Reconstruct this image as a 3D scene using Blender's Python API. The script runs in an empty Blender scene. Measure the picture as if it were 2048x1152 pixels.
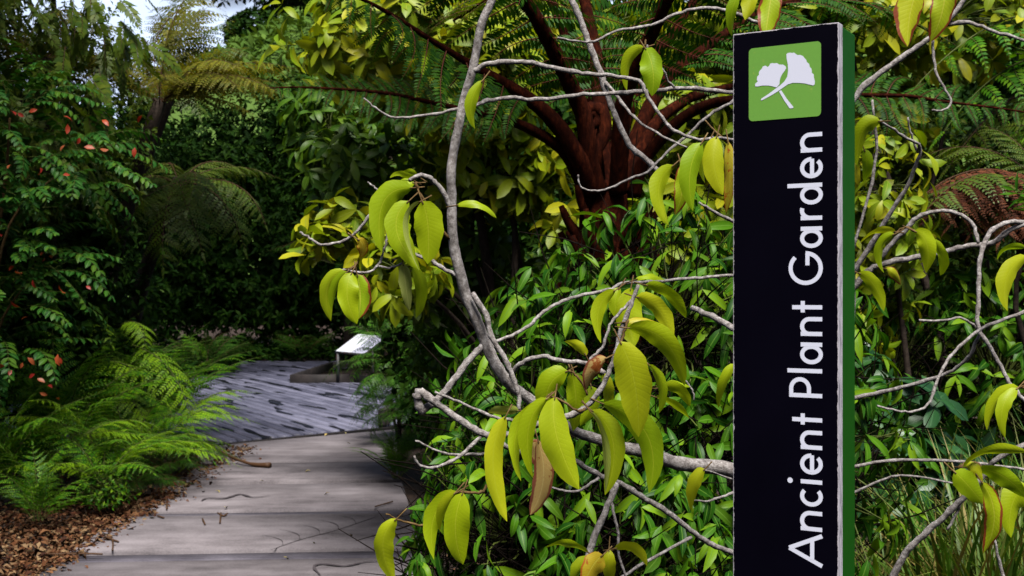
import bpy, bmesh, math, random
import numpy as np
from mathutils import Vector, Matrix

# ------------------------------------------------------------------ camera, sky, sun, exposure
SC = bpy.context.scene
COL = SC.collection
FPX, HOR, EYE = 2400.0, 585.0, 1.6          # focal length in photo pixels, horizon row, eye height

cam_d = bpy.data.cameras.new('camera')
cam = bpy.data.objects.new('camera', cam_d)
COL.objects.link(cam)
cam.location = (0, 0, EYE)
cam.rotation_euler = (math.radians(90), 0, 0)
cam_d.sensor_width = 36.0
cam_d.lens = 36.0 * FPX / 2048.0
cam_d.shift_y = (HOR - 576.0) / 2048.0
cam_d.clip_start = 0.05
cam_d.clip_end = 2000.0
cam_d.dof.use_dof = True
cam_d.dof.focus_distance = 2.35
cam_d.dof.aperture_fstop = 14.0
SC.camera = cam

SUN_EL, SUN_AZ = math.radians(61), math.radians(170)   # azimuth clockwise from +Y (behind the viewer)
world = bpy.data.worlds.new('World')
SC.world = world
world.use_nodes = True
wn = world.node_tree
wn.nodes.clear()
sky = wn.nodes.new('ShaderNodeTexSky')
sky.sky_type = 'NISHITA'
sky.sun_disc = False
sky.sun_elevation = SUN_EL
sky.sun_rotation = SUN_AZ
sky.air_density = 1.0
sky.dust_density = 3.0
sky.ozone_density = 1.0
bg = wn.nodes.new('ShaderNodeBackground')
bg.inputs['Strength'].default_value = 0.05
wo = wn.nodes.new('ShaderNodeOutputWorld')
wn.links.new(sky.outputs[0], bg.inputs[0])
wn.links.new(bg.outputs[0], wo.inputs[0])

sun_d = bpy.data.lights.new('sun', 'SUN')
sun_d.energy = 4.6
sun_d.angle = math.radians(26)
sun_d.color = (1.0, 0.96, 0.9)
sun = bpy.data.objects.new('sun', sun_d)
COL.objects.link(sun)
sdir = Vector((math.sin(SUN_AZ) * math.cos(SUN_EL), math.cos(SUN_AZ) * math.cos(SUN_EL), math.sin(SUN_EL)))
sun.rotation_euler = (-sdir).to_track_quat('-Z', 'Y').to_euler()
sun.location = (2, -4, 9)

SC.view_settings.view_transform = 'Standard'
SC.view_settings.look = 'None'
SC.view_settings.exposure = 0.72
SC.view_settings.gamma = 1.0
SC.view_settings.use_curve_mapping = False
SC.cycles.max_bounces = 5
SC.cycles.diffuse_bounces = 0
SC.cycles.glossy_bounces = 2
SC.cycles.transmission_bounces = 3
SC.cycles.use_denoising = True

RNG = np.random.default_rng(7)
random.seed(7)

# ------------------------------------------------------------------ helpers
def P(px, py, d):
    """world point seen at photo pixel (px,py) at depth d"""
    return np.array(((px - 1024.0) / FPX * d, d, EYE - (py - HOR) / FPX * d))

def project(p):
    """photo pixel of world points (n,3)"""
    p = np.atleast_2d(p)
    y = np.maximum(p[:, 1], 0.05)
    return 1024 + p[:, 0] / y * FPX, HOR - (p[:, 2] - EYE) / y * FPX

def unit(v):
    v = np.asarray(v, float)
    return v / max(np.linalg.norm(v), 1e-9)

class Arr:
    """quad-only geometry: verts, faces, uv per vertex, material index per face"""
    def __init__(s, v, f, uv, mi=None):
        s.v = np.asarray(v, float).reshape(-1, 3)
        s.f = np.asarray(f, int).reshape(-1, 4)
        s.uv = np.asarray(uv, float).reshape(-1, 2)
        s.mi = np.zeros(len(s.f), int) if mi is None else np.asarray(mi, int)
    def xf(s, M):
        M = np.asarray(M)
        return Arr(s.v @ M[:3, :3].T + M[:3, 3], s.f, s.uv, s.mi)

def join(arrs):
    off = 0
    V, F, U, MI = [], [], [], []
    for a in arrs:
        V.append(a.v); F.append(a.f + off); U.append(a.uv); MI.append(a.mi)
        off += len(a.v)
    return Arr(np.concatenate(V), np.concatenate(F), np.concatenate(U), np.concatenate(MI))

def merge(variants, mats, idx):
    out = []
    for k, a in enumerate(variants):
        M = mats[idx == k]
        if len(M) == 0:
            continue
        n = len(a.v)
        v = np.einsum('nij,vj->nvi', M[:, :3, :3], a.v) + M[:, None, :3, 3]
        f = a.f[None] + (np.arange(len(M)) * n)[:, None, None]
        out.append(Arr(v.reshape(-1, 3), f.reshape(-1, 4), np.tile(a.uv, (len(M), 1)), np.tile(a.mi, len(M))))
    return join(out)

def to_mesh(a, name, mats, smooth=True):
    me = bpy.data.meshes.new(name)
    nv, nf = len(a.v), len(a.f)
    me.vertices.add(nv)
    me.vertices.foreach_set('co', a.v.astype(np.float32).ravel())
    me.loops.add(nf * 4)
    me.loops.foreach_set('vertex_index', a.f.astype(np.int32).ravel())
    me.polygons.add(nf)
    me.polygons.foreach_set('loop_start', (np.arange(nf) * 4).astype(np.int32))
    me.polygons.foreach_set('material_index', a.mi.astype(np.int32))
    uv = me.uv_layers.new(name='UVMap')
    uv.data.foreach_set('uv', a.uv[a.f.ravel()].astype(np.float32).ravel())
    me.update(calc_edges=True)
    if smooth:
        me.polygons.foreach_set('use_smooth', np.ones(nf, bool))
    for m in (mats if isinstance(mats, (list, tuple)) else [mats]):
        me.materials.append(m)
    me.validate()
    return me

def link(name, me, parent=None, M=None):
    o = bpy.data.objects.new(name, me)
    COL.objects.link(o)
    if parent is not None:
        o.parent = parent
    if M is not None:
        o.matrix_basis = Matrix([list(r) for r in M])
    return o

def tag(o, label=None, cat=None, group=None, kind=None):
    if label: o['label'] = label
    if cat: o['category'] = cat
    if group: o['group'] = group
    if kind: o['kind'] = kind
    return o

def thing(name, label, cat, loc=(0, 0, 0), group=None):
    o = bpy.data.objects.new(name, None)
    COL.objects.link(o)
    o.empty_display_size = 0.1
    o.location = tuple(float(c) for c in loc)
    return tag(o, label, cat, group)

def T(v):
    M = np.eye(4); M[:3, 3] = v
    return M

def local(M, root):
    """world matrix -> matrix below an unrotated Empty"""
    M = np.array(M, float)
    M[:3, 3] -= np.array(root.location)
    return M

def frame(x, up, s=1.0, pos=(0, 0, 0), roll=0.0):
    x = unit(x)
    y = np.cross(up, x)
    if np.linalg.norm(y) < 1e-5:
        y = np.cross((0.3, 1, 0.2), x)
    y = unit(y); z = np.cross(x, y)
    if roll:
        c, sn = math.cos(roll), math.sin(roll)
        y, z = y * c + z * sn, z * c - y * sn
    M = np.eye(4)
    M[:3, 0] = x * s; M[:3, 1] = y * s; M[:3, 2] = z * s; M[:3, 3] = pos
    return M

def frames(X, UP, S, POS):
    """vectorised frame()"""
    X = X / np.linalg.norm(X, axis=1, keepdims=True)
    Y = np.cross(UP, X)
    n = np.linalg.norm(Y, axis=1, keepdims=True)
    Y = np.where(n < 1e-4, np.array([[0, 1, 0]]), Y / np.maximum(n, 1e-6))
    Z = np.cross(X, Y)
    M = np.zeros((len(X), 4, 4))
    M[:, :3, 0] = X * S[:, None]; M[:, :3, 1] = Y * S[:, None]; M[:, :3, 2] = Z * S[:, None]
    M[:, :3, 3] = POS; M[:, 3, 3] = 1
    return M

def tube(pts, rad, sides=8, wob=0.0, mi=0, cap=True):
    """tapered tube along a smoothed polyline"""
    pts = np.asarray(pts, float)
    rad = np.asarray(rad, float) * np.ones(len(pts))
    n = len(pts)
    tan = np.gradient(pts, axis=0)
    tan /= np.maximum(np.linalg.norm(tan, axis=1, keepdims=True), 1e-9)
    ref = np.array((0.31, 0.9, 0.2))
    V = []
    y = unit(np.cross(ref, tan[0]))
    for i in range(n):
        y = unit(y - tan[i] * np.dot(y, tan[i]))
        z = np.cross(tan[i], y)
        a = np.arange(sides) / sides * 2 * math.pi
        r = rad[i] * (1 + wob * RNG.uniform(-1, 1, sides))
        V.append(pts[i] + np.outer(np.cos(a) * r, y) + np.outer(np.sin(a) * r, z))
    V = np.concatenate(V)
    F = []
    for i in range(n - 1):
        for k in range(sides):
            k2 = (k + 1) % sides
            F.append((i * sides + k, i * sides + k2, (i + 1) * sides + k2, (i + 1) * sides + k))
    uv = np.stack([np.repeat(np.linspace(0, 1, n), sides), np.tile(np.linspace(0, 1, sides), n)], 1)
    if cap:
        for base in (0, (n - 1) * sides):
            for k in range(0, sides - 2, 2):
                q = (base, base + k + 1, base + k + 2, base + min(k + 3, sides - 1))
                if q[2] != q[3]:
                    F.append(q if base else q[::-1])
    return Arr(V, F, uv, np.full(len(F), mi))

def smooth(pts, sub=4):
    """Catmull-Rom"""
    p = np.asarray(pts, float)
    if len(p) < 3:
        t = np.linspace(0, 1, sub + 1)[:, None]
        return p[0] * (1 - t) + p[-1] * t
    q = np.vstack([2 * p[0] - p[1], p, 2 * p[-1] - p[-2]])
    out = []
    for i in range(len(p) - 1):
        a, b, c, d = q[i:i + 4]
        for k in range(sub):
            t = k / sub
            out.append(0.5 * (2 * b + (c - a) * t + (2 * a - 5 * b + 4 * c - d) * t * t + (3 * b - a - 3 * c + d) * t ** 3))
    out.append(p[-1])
    return np.array(out)

# ------------------------------------------------------------------ materials
def new_mat(name):
    m = bpy.data.materials.new(name)
    m.use_nodes = True
    nt = m.node_tree
    nt.nodes.clear()
    return m, nt, nt.nodes.new, nt.links.new

def math_node(nt, op, a=None, b=None):
    n = nt.nodes.new('ShaderNodeMath'); n.operation = op
    for i, x in enumerate((a, b)):
        if x is None: continue
        if isinstance(x, (int, float)): n.inputs[i].default_value = x
        else: nt.links.new(x, n.inputs[i])
    return n.outputs[0]

def ramp(nt, fac, stops, interp='LINEAR'):
    n = nt.nodes.new('ShaderNodeValToRGB')
    n.color_ramp.interpolation = interp
    el = n.color_ramp.elements
    while len(el) < len(stops): el.new(0.5)
    for e, (p, c) in zip(el, stops):
        e.position = p; e.color = (*c, 1) if len(c) == 3 else c
    nt.links.new(fac, n.inputs[0])
    return n.outputs[0]

def mixc(nt, fac, a, b, mode='MIX'):
    n = nt.nodes.new('ShaderNodeMix'); n.data_type = 'RGBA'; n.blend_type = mode
    if isinstance(fac, (int, float)): n.inputs[0].default_value = fac
    else: nt.links.new(fac, n.inputs[0])
    for i, x in ((6, a), (7, b)):
        if isinstance(x, tuple): n.inputs[i].default_value = (*x, 1)
        else: nt.links.new(x, n.inputs[i])
    return n.outputs[2]

def noise(nt, scale, detail=3.0, coord=None, rough=0.55):
    n = nt.nodes.new('ShaderNodeTexNoise')
    n.inputs['Scale'].default_value = scale
    n.inputs['Detail'].default_value = detail
    n.inputs['Roughness'].default_value = rough
    if coord is not None: nt.links.new(coord, n.inputs['Vector'])
    return n.outputs[0]

def leaf_mat(name, cols, rough=0.45, spec=0.35, trans=0.3, tcol=None, rib=None, rib_w=0.035, veins=0.0,
             blotch=None, edge=None, edge_amt=0.0):
    """cols: colours drawn at random for each leaf; rib: midrib colour; blotch: (colour, threshold) spots;
    edge: colour of dry leaf margins"""
    m, nt, N, L = new_mat(name)
    oi = N('ShaderNodeObjectInfo'); ge = N('ShaderNodeNewGeometry')
    r = math_node(nt, 'FRACT', math_node(nt, 'ADD', oi.outputs['Random'], ge.outputs['Random Per Island']))
    k = len(cols)
    col = ramp(nt, r, [((i + 0.5) / k, c) for i, c in enumerate(cols)])
    tc = N('ShaderNodeTexCoord')
    uv = N('ShaderNodeSeparateXYZ'); L(tc.outputs['UV'], uv.inputs[0])
    u, v = uv.outputs[0], uv.outputs[1]
    av = math_node(nt, 'ABSOLUTE', math_node(nt, 'SUBTRACT', v, 0.5))
    nz = noise(nt, 18.0, 3.0, tc.outputs['Object'])
    col = mixc(nt, math_node(nt, 'MULTIPLY', nz, 0.55), col, mixc(nt, 1.0, col, (0.62, 0.72, 0.6), 'MULTIPLY'))
    height = None
    if veins:
        ph = math_node(nt, 'MULTIPLY', math_node(nt, 'SUBTRACT', u, math_node(nt, 'MULTIPLY', av, 0.22)), 105.0)
        sv = math_node(nt, 'SINE', ph)
        vein = math_node(nt, 'POWER', math_node(nt, 'MULTIPLY', math_node(nt, 'ADD', sv, 1.0), 0.5), 5.0)
        height = vein
        col = mixc(nt, math_node(nt, 'MULTIPLY', vein, 0.10 * veins), col, mixc(nt, 0.5, col, (0.62, 0.62, 0.12)))
    if rib:
        ss = N('ShaderNodeMapRange'); ss.interpolation_type = 'SMOOTHSTEP'
        ss.inputs['From Min'].default_value = rib_w * 1.5; ss.inputs['From Max'].default_value = rib_w * 0.4
        L(av, ss.inputs['Value'])
        col = mixc(nt, math_node(nt, 'MULTIPLY', ss.outputs[0], 0.75), col, rib)
        height = ss.outputs[0] if height is None else math_node(nt, 'ADD', height, math_node(nt, 'MULTIPLY', ss.outputs[0], 1.5))
    if blotch:
        nb = noise(nt, blotch[2], 4.0, tc.outputs['Object'], 0.7)
        b = ramp(nt, nb, [(blotch[1], (0, 0, 0)), (blotch[1] + 0.05, (1, 1, 1))])
        col = mixc(nt, b, col, blotch[0])
    if edge:
        ne = noise(nt, 14.0, 4.0, tc.outputs['Object'], 0.65)
        e = math_node(nt, 'ADD', math_node(nt, 'MULTIPLY', av, 2.0), math_node(nt, 'MULTIPLY', math_node(nt, 'SUBTRACT', ne, 0.5), 1.1))
        ut = math_node(nt, 'MULTIPLY', math_node(nt, 'POWER', u, 5.0), 0.45)
        e = math_node(nt, 'ADD', e, ut)
        ef = ramp(nt, e, [(1.0 - edge_amt, (0, 0, 0)), (min(1.0, 1.1 - edge_amt), (1, 1, 1))])
        col = mixc(nt, ef, col, edge)
    bs = N('ShaderNodeBsdfPrincipled')
    L(col, bs.inputs['Base Color'])
    bs.inputs['Roughness'].default_value = rough
    bs.inputs['Specular IOR Level'].default_value = spec
    if height is not None:
        bp = N('ShaderNodeBump'); bp.inputs['Strength'].default_value = 0.12; bp.inputs['Distance'].default_value = 0.001
        L(height, bp.inputs['Height']); L(bp.outputs[0], bs.inputs['Normal'])
    out = N('ShaderNodeOutputMaterial')
    if trans > 0:
        tr = N('ShaderNodeBsdfTranslucent')
        L(mixc(nt, 1.0, col, tcol or (1.35, 1.3, 0.5), 'MULTIPLY'), tr.inputs[0])
        mx = N('ShaderNodeMixShader'); mx.inputs[0].default_value = trans
        L(bs.outputs[0], mx.inputs[1]); L(tr.outputs[0], mx.inputs[2]); L(mx.outputs[0], out.inputs[0])
    else:
        L(bs.outputs[0], out.inputs[0])
    return m

def bark_mat(name, c1, c2, c3, scale=40.0, bump=0.5, rough=0.85, stretch=(1, 1, 1), spec=0.2):
    m, nt, N, L = new_mat(name)
    tc = N('ShaderNodeTexCoord'); mp = N('ShaderNodeMapping')
    mp.inputs['Scale'].default_value = stretch
    L(tc.outputs['Object'], mp.inputs[0])
    n1 = noise(nt, scale, 5.0, mp.outputs[0], 0.7)
    n2 = noise(nt, scale * 3.7, 3.0, mp.outputs[0], 0.7)
    col = ramp(nt, n1, [(0.32, c1), (0.52, c2), (0.68, c3)])
    col = mixc(nt, math_node(nt, 'MULTIPLY', n2, 0.5), col, c1)
    bs = N('ShaderNodeBsdfPrincipled')
    L(col, bs.inputs['Base Color']); bs.inputs['Roughness'].default_value = rough
    bs.inputs['Specular IOR Level'].default_value = spec
    bp = N('ShaderNodeBump'); bp.inputs['Strength'].default_value = bump; bp.inputs['Distance'].default_value = 0.003
    L(math_node(nt, 'ADD', n1, n2), bp.inputs['Height']); L(bp.outputs[0], bs.inputs['Normal'])
    out = N('ShaderNodeOutputMaterial'); L(bs.outputs[0], out.inputs[0])
    return m

def plain_mat(name, col, rough=0.5, spec=0.5, nscale=30.0, var=0.25, bump=0.0, dirt=None):
    m, nt, N, L = new_mat(name)
    tc = N('ShaderNodeTexCoord')
    n1 = noise(nt, nscale, 5.0, tc.outputs['Object'], 0.6)
    c = mixc(nt, math_node(nt, 'MULTIPLY', n1, var), col, tuple(x * 0.55 for x in col))
    if dirt:
        n2 = noise(nt, dirt[2], 6.0, tc.outputs['Object'], 0.75)
        c = mixc(nt, ramp(nt, n2, [(dirt[1], (0, 0, 0)), (dirt[1] + 0.08, (1, 1, 1))]), c, dirt[0])
    bs = N('ShaderNodeBsdfPrincipled'); L(c, bs.inputs['Base Color'])
    rr = N('ShaderNodeMapRange'); rr.inputs['To Min'].default_value = rough * 0.85; rr.inputs['To Max'].default_value = min(1, rough * 1.2)
    L(n1, rr.inputs[0]); L(rr.outputs[0], bs.inputs['Roughness'])
    bs.inputs['Specular IOR Level'].default_value = spec
    if bump:
        bp = N('ShaderNodeBump'); bp.inputs['Strength'].default_value = bump; bp.inputs['Distance'].default_value = 0.002
        L(n1, bp.inputs['Height']); L(bp.outputs[0], bs.inputs['Normal'])
    out = N('ShaderNodeOutputMaterial'); L(bs.outputs[0], out.inputs[0])
    return m

def streak_mat(name, c_dark, c_mid, c_light, stretch, rot=0.0, rough=0.8, bump=0.4, spec=0.3, wet=False, per_obj=0.12, blot=4.0):
    """weathered timber or stone with streaks along one axis and cloudy stains"""
    m, nt, N, L = new_mat(name)
    tc = N('ShaderNodeTexCoord'); mp = N('ShaderNodeMapping'); mp.vector_type = 'TEXTURE'
    mp.inputs['Scale'].default_value = stretch; mp.inputs['Rotation'].default_value = (0, 0, rot)
    oi = N('ShaderNodeObjectInfo')
    addv = N('ShaderNodeVectorMath'); addv.operation = 'ADD'
    geo = N('ShaderNodeNewGeometry')
    L(geo.outputs['Position'], addv.inputs[0])
    cmb = N('ShaderNodeCombineXYZ'); L(math_node(nt, 'MULTIPLY', oi.outputs['Random'], 9.0), cmb.inputs[0])
    L(cmb.outputs[0], addv.inputs[1])
    L(addv.outputs[0], mp.inputs[0])
    n1 = noise(nt, 1.0, 6.0, mp.outputs[0], 0.65)
    n2 = noise(nt, blot, 5.0, addv.outputs[0], 0.62)
    n3 = noise(nt, 90.0, 4.0, addv.outputs[0], 0.7)
    s = math_node(nt, 'ADD', math_node(nt, 'MULTIPLY', n1, 0.5), math_node(nt, 'MULTIPLY', n2, 0.5))
    s = math_node(nt, 'ADD', s, math_node(nt, 'MULTIPLY', math_node(nt, 'SUBTRACT', n3, 0.5), 0.34))
    s = math_node(nt, 'ADD', s, math_node(nt, 'MULTIPLY', math_node(nt, 'SUBTRACT', oi.outputs['Random'], 0.5), per_obj))
    col = ramp(nt, s, [(0.34, c_dark), (0.48, c_mid), (0.64, c_light)])
    bs = N('ShaderNodeBsdfPrincipled'); bs.inputs['Specular IOR Level'].default_value = spec
    if wet:
        mw = N('ShaderNodeMapping'); mw.vector_type = 'TEXTURE'; mw.inputs['Rotation'].default_value = (0, 0, wet[0]); mw.inputs['Scale'].default_value = wet[1]
        L(geo.outputs['Position'], mw.inputs[0])
        nw = noise(nt, 1.0, 1.5, mw.outputs[0], 0.45)
        w = ramp(nt, nw, [(wet[2], (0, 0, 0)), (wet[2] + 0.03, (1, 1, 1))])
        col = mixc(nt, w, col, mixc(nt, 1.0, col, (0.12, 0.12, 0.12), 'MULTIPLY'))
        rw = N('ShaderNodeMapRange'); rw.inputs['To Min'].default_value = rough; rw.inputs['To Max'].default_value = 0.25
        L(w, rw.inputs[0]); L(rw.outputs[0], bs.inputs['Roughness'])
    else:
        bs.inputs['Roughness'].default_value = rough
    L(col, bs.inputs['Base Color'])
    bp = N('ShaderNodeBump'); bp.inputs['Strength'].default_value = bump; bp.inputs['Distance'].default_value = 0.004
    L(math_node(nt, 'ADD', n1, math_node(nt, 'MULTIPLY', n3, 0.5)), bp.inputs['Height']); L(bp.outputs[0], bs.inputs['Normal'])
    out = N('ShaderNodeOutputMaterial'); L(bs.outputs[0], out.inputs[0])
    return m

MAT = {}
YG = [(0.33, 0.44, 0.006), (0.40, 0.48, 0.008), (0.26, 0.40, 0.006), (0.47, 0.50, 0.012)]
MAT['hero'] = leaf_mat('leaf_lime', YG, 0.42, 0.25, 0.36, (1.3, 1.35, 0.4), (0.44, 0.49, 0.03), 0.014, 0.3, ((0.16, 0.10, 0.01), 0.72, 160.0))
MAT['hero_red'] = leaf_mat('leaf_lime_dry_edge', YG, 0.45, 0.3, 0.22, (1.2, 1.1, 0.4), (0.5, 0.5, 0.05), 0.022, 1.0,
                           ((0.25, 0.10, 0.01), 0.66, 90.0), (0.22, 0.045, 0.012), 0.22)
MAT['hero_orange'] = leaf_mat('leaf_yellowing', [(0.48, 0.34, 0.02), (0.42, 0.38, 0.02)], 0.45, 0.3, 0.25, (1.2, 1.1, 0.4), (0.5, 0.45, 0.06), 0.022, 1.0,
                              ((0.35, 0.10, 0.01), 0.60, 50.0), (0.36, 0.10, 0.012), 0.12)
MAT['hero_pink'] = leaf_mat('leaf_withered', [(0.42, 0.26, 0.12), (0.45, 0.30, 0.10)], 0.55, 0.25, 0.2, (1.2, 1.0, 0.6), (0.5, 0.4, 0.15), 0.022, 1.0,
                            ((0.22, 0.06, 0.012), 0.56, 30.0), (0.2, 0.06, 0.03), 0.22)
MAT['hero_pale'] = leaf_mat('leaf_pale_underside', [(0.32, 0.36, 0.09), (0.30, 0.36, 0.06)], 0.6, 0.2, 0.2, None, (0.45, 0.46, 0.15), 0.022, 1.0)
MAT['glossy'] = leaf_mat('leaf_glossy_green', [(0.012, 0.062, 0.003), (0.03, 0.115, 0.004), (0.075, 0.20, 0.005), (0.018, 0.08, 0.006), (0.16, 0.29, 0.008)],
                         0.42, 0.16, 0.18, (1.4, 1.5, 0.4), (0.12, 0.24, 0.03), 0.05)
MAT['dusky'] = leaf_mat('leaf_dusky_green', [(0.012, 0.06, 0.02), (0.02, 0.085, 0.022), (0.03, 0.11, 0.02)], 0.4, 0.45, 0.12, None, (0.05, 0.14, 0.05), 0.04)
MAT['yellowgreen'] = leaf_mat('leaf_yellow_green', [(0.20, 0.30, 0.006), (0.34, 0.39, 0.008), (0.14, 0.25, 0.006), (0.44, 0.42, 0.012)], 0.45, 0.3, 0.3,
                              (1.3, 1.25, 0.4), (0.3, 0.34, 0.04), 0.04)
MAT['midgreen'] = leaf_mat('leaf_mid_green', [(0.05, 0.13, 0.006), (0.09, 0.18, 0.008), (0.03, 0.10, 0.006), (0.13, 0.22, 0.01)], 0.45, 0.3, 0.25,
                           None, (0.12, 0.2, 0.03), 0.04)
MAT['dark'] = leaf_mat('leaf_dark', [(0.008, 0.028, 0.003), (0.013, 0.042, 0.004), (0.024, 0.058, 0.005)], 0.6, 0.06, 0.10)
MAT['pinnate'] = leaf_mat('leaflet_green', [(0.014, 0.075, 0.008), (0.022, 0.10, 0.012), (0.035, 0.12, 0.008), (0.07, 0.15, 0.01)], 0.45, 0.15, 0.2, None, (0.12, 0.26, 0.06), 0.05)
MAT['olive'] = leaf_mat('leaf_olive', [(0.08, 0.13, 0.008), (0.12, 0.16, 0.012), (0.05, 0.10, 0.008)], 0.5, 0.25, 0.3)
MAT['red'] = leaf_mat('leaf_red', [(0.30, 0.02, 0.012), (0.40, 0.06, 0.012), (0.34, 0.09, 0.03)], 0.45, 0.35, 0.2, (1.2, 0.8, 0.5))
MAT['fern'] = leaf_mat('fern_green', [(0.035, 0.15, 0.004), (0.07, 0.21, 0.005), (0.14, 0.29, 0.007)], 0.5, 0.25, 0.3, (1.3, 1.3, 0.4))
MAT['fern_gold'] = leaf_mat('fern_golden', [(0.15, 0.155, 0.010), (0.20, 0.18, 0.014), (0.12, 0.14, 0.01)], 0.55, 0.2, 0.35, (1.3, 1.15, 0.4))
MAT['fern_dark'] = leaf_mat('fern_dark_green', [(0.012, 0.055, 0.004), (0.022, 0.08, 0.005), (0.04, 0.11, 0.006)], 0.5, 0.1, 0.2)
MAT['fern_olive'] = leaf_mat('fern_olive', [(0.06, 0.11, 0.008), (0.09, 0.13, 0.008), (0.05, 0.10, 0.008)], 0.5, 0.3, 0.25)
MAT['grass'] = leaf_mat('grass_blade', [(0.05, 0.14, 0.01), (0.09, 0.19, 0.015), (0.22, 0.26, 0.05), (0.04, 0.11, 0.01), (0.26, 0.2, 0.06)], 0.45, 0.35, 0.15)
MAT['dead'] = leaf_mat('leaf_dead_brown', [(0.10, 0.028, 0.012), (0.16, 0.05, 0.02), (0.07, 0.02, 0.01)], 0.7, 0.15, 0.15, (1.1, 0.9, 0.6))
MAT['litter'] = leaf_mat('leaf_litter', [(0.11, 0.040, 0.016), (0.20, 0.09, 0.04), (0.055, 0.018, 0.008), (0.30, 0.19, 0.10), (0.08, 0.026, 0.012), (0.04, 0.014, 0.008)], 0.8, 0.15, 0.0)
MAT['yellow_fallen'] = leaf_mat('leaf_fallen_yellow', [(0.42, 0.33, 0.08), (0.5, 0.42, 0.2), (0.35, 0.22, 0.05)], 0.6, 0.2, 0.0)
MAT['bark'] = bark_mat('bark_grey', (0.10, 0.083, 0.077), (0.36, 0.33, 0.315), (0.66, 0.63, 0.62), 110.0, 0.8)
MAT['bark_dark'] = bark_mat('bark_dark_brown', (0.012, 0.008, 0.006), (0.028, 0.019, 0.014), (0.06, 0.043, 0.032), 40.0, 0.6)
MAT['twig'] = bark_mat('twig_brown', (0.06, 0.035, 0.012), (0.14, 0.085, 0.03), (0.26, 0.18, 0.08), 60.0, 0.4)
MAT['stem_green'] = plain_mat('stem_green', (0.09, 0.12, 0.02), 0.6, 0.3)
MAT['rachis'] = plain_mat('rachis_brown', (0.075, 0.035, 0.015), 0.6, 0.3)
MAT['rachis_red'] = plain_mat('rachis_red_brown', (0.10, 0.024, 0.012), 0.65, 0.25)
MAT['stipe'] = bark_mat('stipe_red_brown', (0.008, 0.0018, 0.001), (0.032, 0.0062, 0.0026), (0.085, 0.017, 0.006), 60.0, 1.0, 0.9, (1, 1, 0.3), 0.04)
MAT['feathery'] = leaf_mat('feathery_green', [(0.02, 0.10, 0.006), (0.04, 0.15, 0.008), (0.08, 0.22, 0.01)], 0.45, 0.3, 0.2)
MAT['fern_lime'] = leaf_mat('fern_lime', [(0.14, 0.30, 0.006), (0.24, 0.40, 0.008), (0.19, 0.35, 0.008)], 0.5, 0.25, 0.3, (1.3, 1.3, 0.4))
MAT['scrub'] = leaf_mat('hill_scrub_green', [(0.07, 0.14, 0.02), (0.11, 0.19, 0.03), (0.05, 0.10, 0.015)], 0.7, 0.1, 0.2)
MAT['twig_gap_shade'] = bark_mat('twig_gap_shade', (0.004, 0.003, 0.002), (0.009, 0.006, 0.005), (0.018, 0.013, 0.01), 40.0, 0.4, 0.9, (1, 1, 1), 0.05)  # near-black so that gaps inside the shrubs read as deep shade

# ------------------------------------------------------------------ the setting: ground, path, deck
def G(px, py):
    d = EYE * FPX / (py - HOR)
    return np.array(((px - 1024.0) / FPX * d, d))

def box_arr(x0, x1, y0, y1, z0, z1, mi=0, bev=0.0):
    v = [(x, y, z) for z in (z0, z1) for y in (y0, y1) for x in (x0, x1)]
    f = [(0, 2, 3, 1), (4, 5, 7, 6), (0, 1, 5, 4), (2, 6, 7, 3), (0, 4, 6, 2), (1, 3, 7, 5)]
    return Arr(v, f, [(0, 0)] * 8, [mi] * 6)

def prism(poly, z0, z1, bev=0.012):
    """slab from a quad footprint (ccw) with a chamfered top edge"""
    p = np.array(poly, float); c = p.mean(0); n = len(p)
    inn = p + (c - p) / np.linalg.norm(c - p, axis=1, keepdims=True) * bev * 1.4
    V = [(*q, z0) for q in p] + [(*q, z1 - bev) for q in p] + [(*q, z1) for q in inn]
    F = []
    for r in (0, n):
        for k in range(n):
            F.append((r + k, r + (k + 1) % n, r + n + (k + 1) % n, r + n + k))
    F.append((2 * n, 2 * n + 1, 2 * n + 2, 2 * n + 3))
    return Arr(V, F, [(0, 0)] * len(V))

MAT['ground'] = None
def ground_material():
    m, nt, N, L = new_mat('soil_and_mulch')
    geo = N('ShaderNodeNewGeometry')
    n1 = noise(nt, 3.0, 5.0, geo.outputs['Position'], 0.65)
    n2 = noise(nt, 45.0, 4.0, geo.outputs['Position'], 0.7)
    col = ramp(nt, math_node(nt, 'ADD', math_node(nt, 'MULTIPLY', n1, 0.5), math_node(nt, 'MULTIPLY', n2, 0.5)),
               [(0.35, (0.010, 0.006, 0.004)), (0.5, (0.026, 0.014, 0.009)), (0.66, (0.07, 0.034, 0.02))])
    bs = N('ShaderNodeBsdfPrincipled'); L(col, bs.inputs['Base Color']); bs.inputs['Roughness'].default_value = 0.95
    bp = N('ShaderNodeBump'); bp.inputs['Strength'].default_value = 0.8; bp.inputs['Distance'].default_value = 0.03
    L(n2, bp.inputs['Height']); L(bp.outputs[0], bs.inputs['Normal'])
    o = N('ShaderNodeOutputMaterial'); L(bs.outputs[0], o.inputs[0])
    return m
MAT['ground'] = ground_material()

def grid_arr(xs, ys, zf):
    X, Y = np.meshgrid(xs, ys)
    Z = zf(X, Y)
    n, k = len(ys), len(xs)
    V = np.stack([X.ravel(), Y.ravel(), Z.ravel()], 1)
    i = np.arange(n * k).reshape(n, k)
    F = np.stack([i[:-1, :-1].ravel(), i[:-1, 1:].ravel(), i[1:, 1:].ravel(), i[1:, :-1].ravel()], 1)
    return Arr(V, F, V[:, :2] * 0.1)

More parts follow.
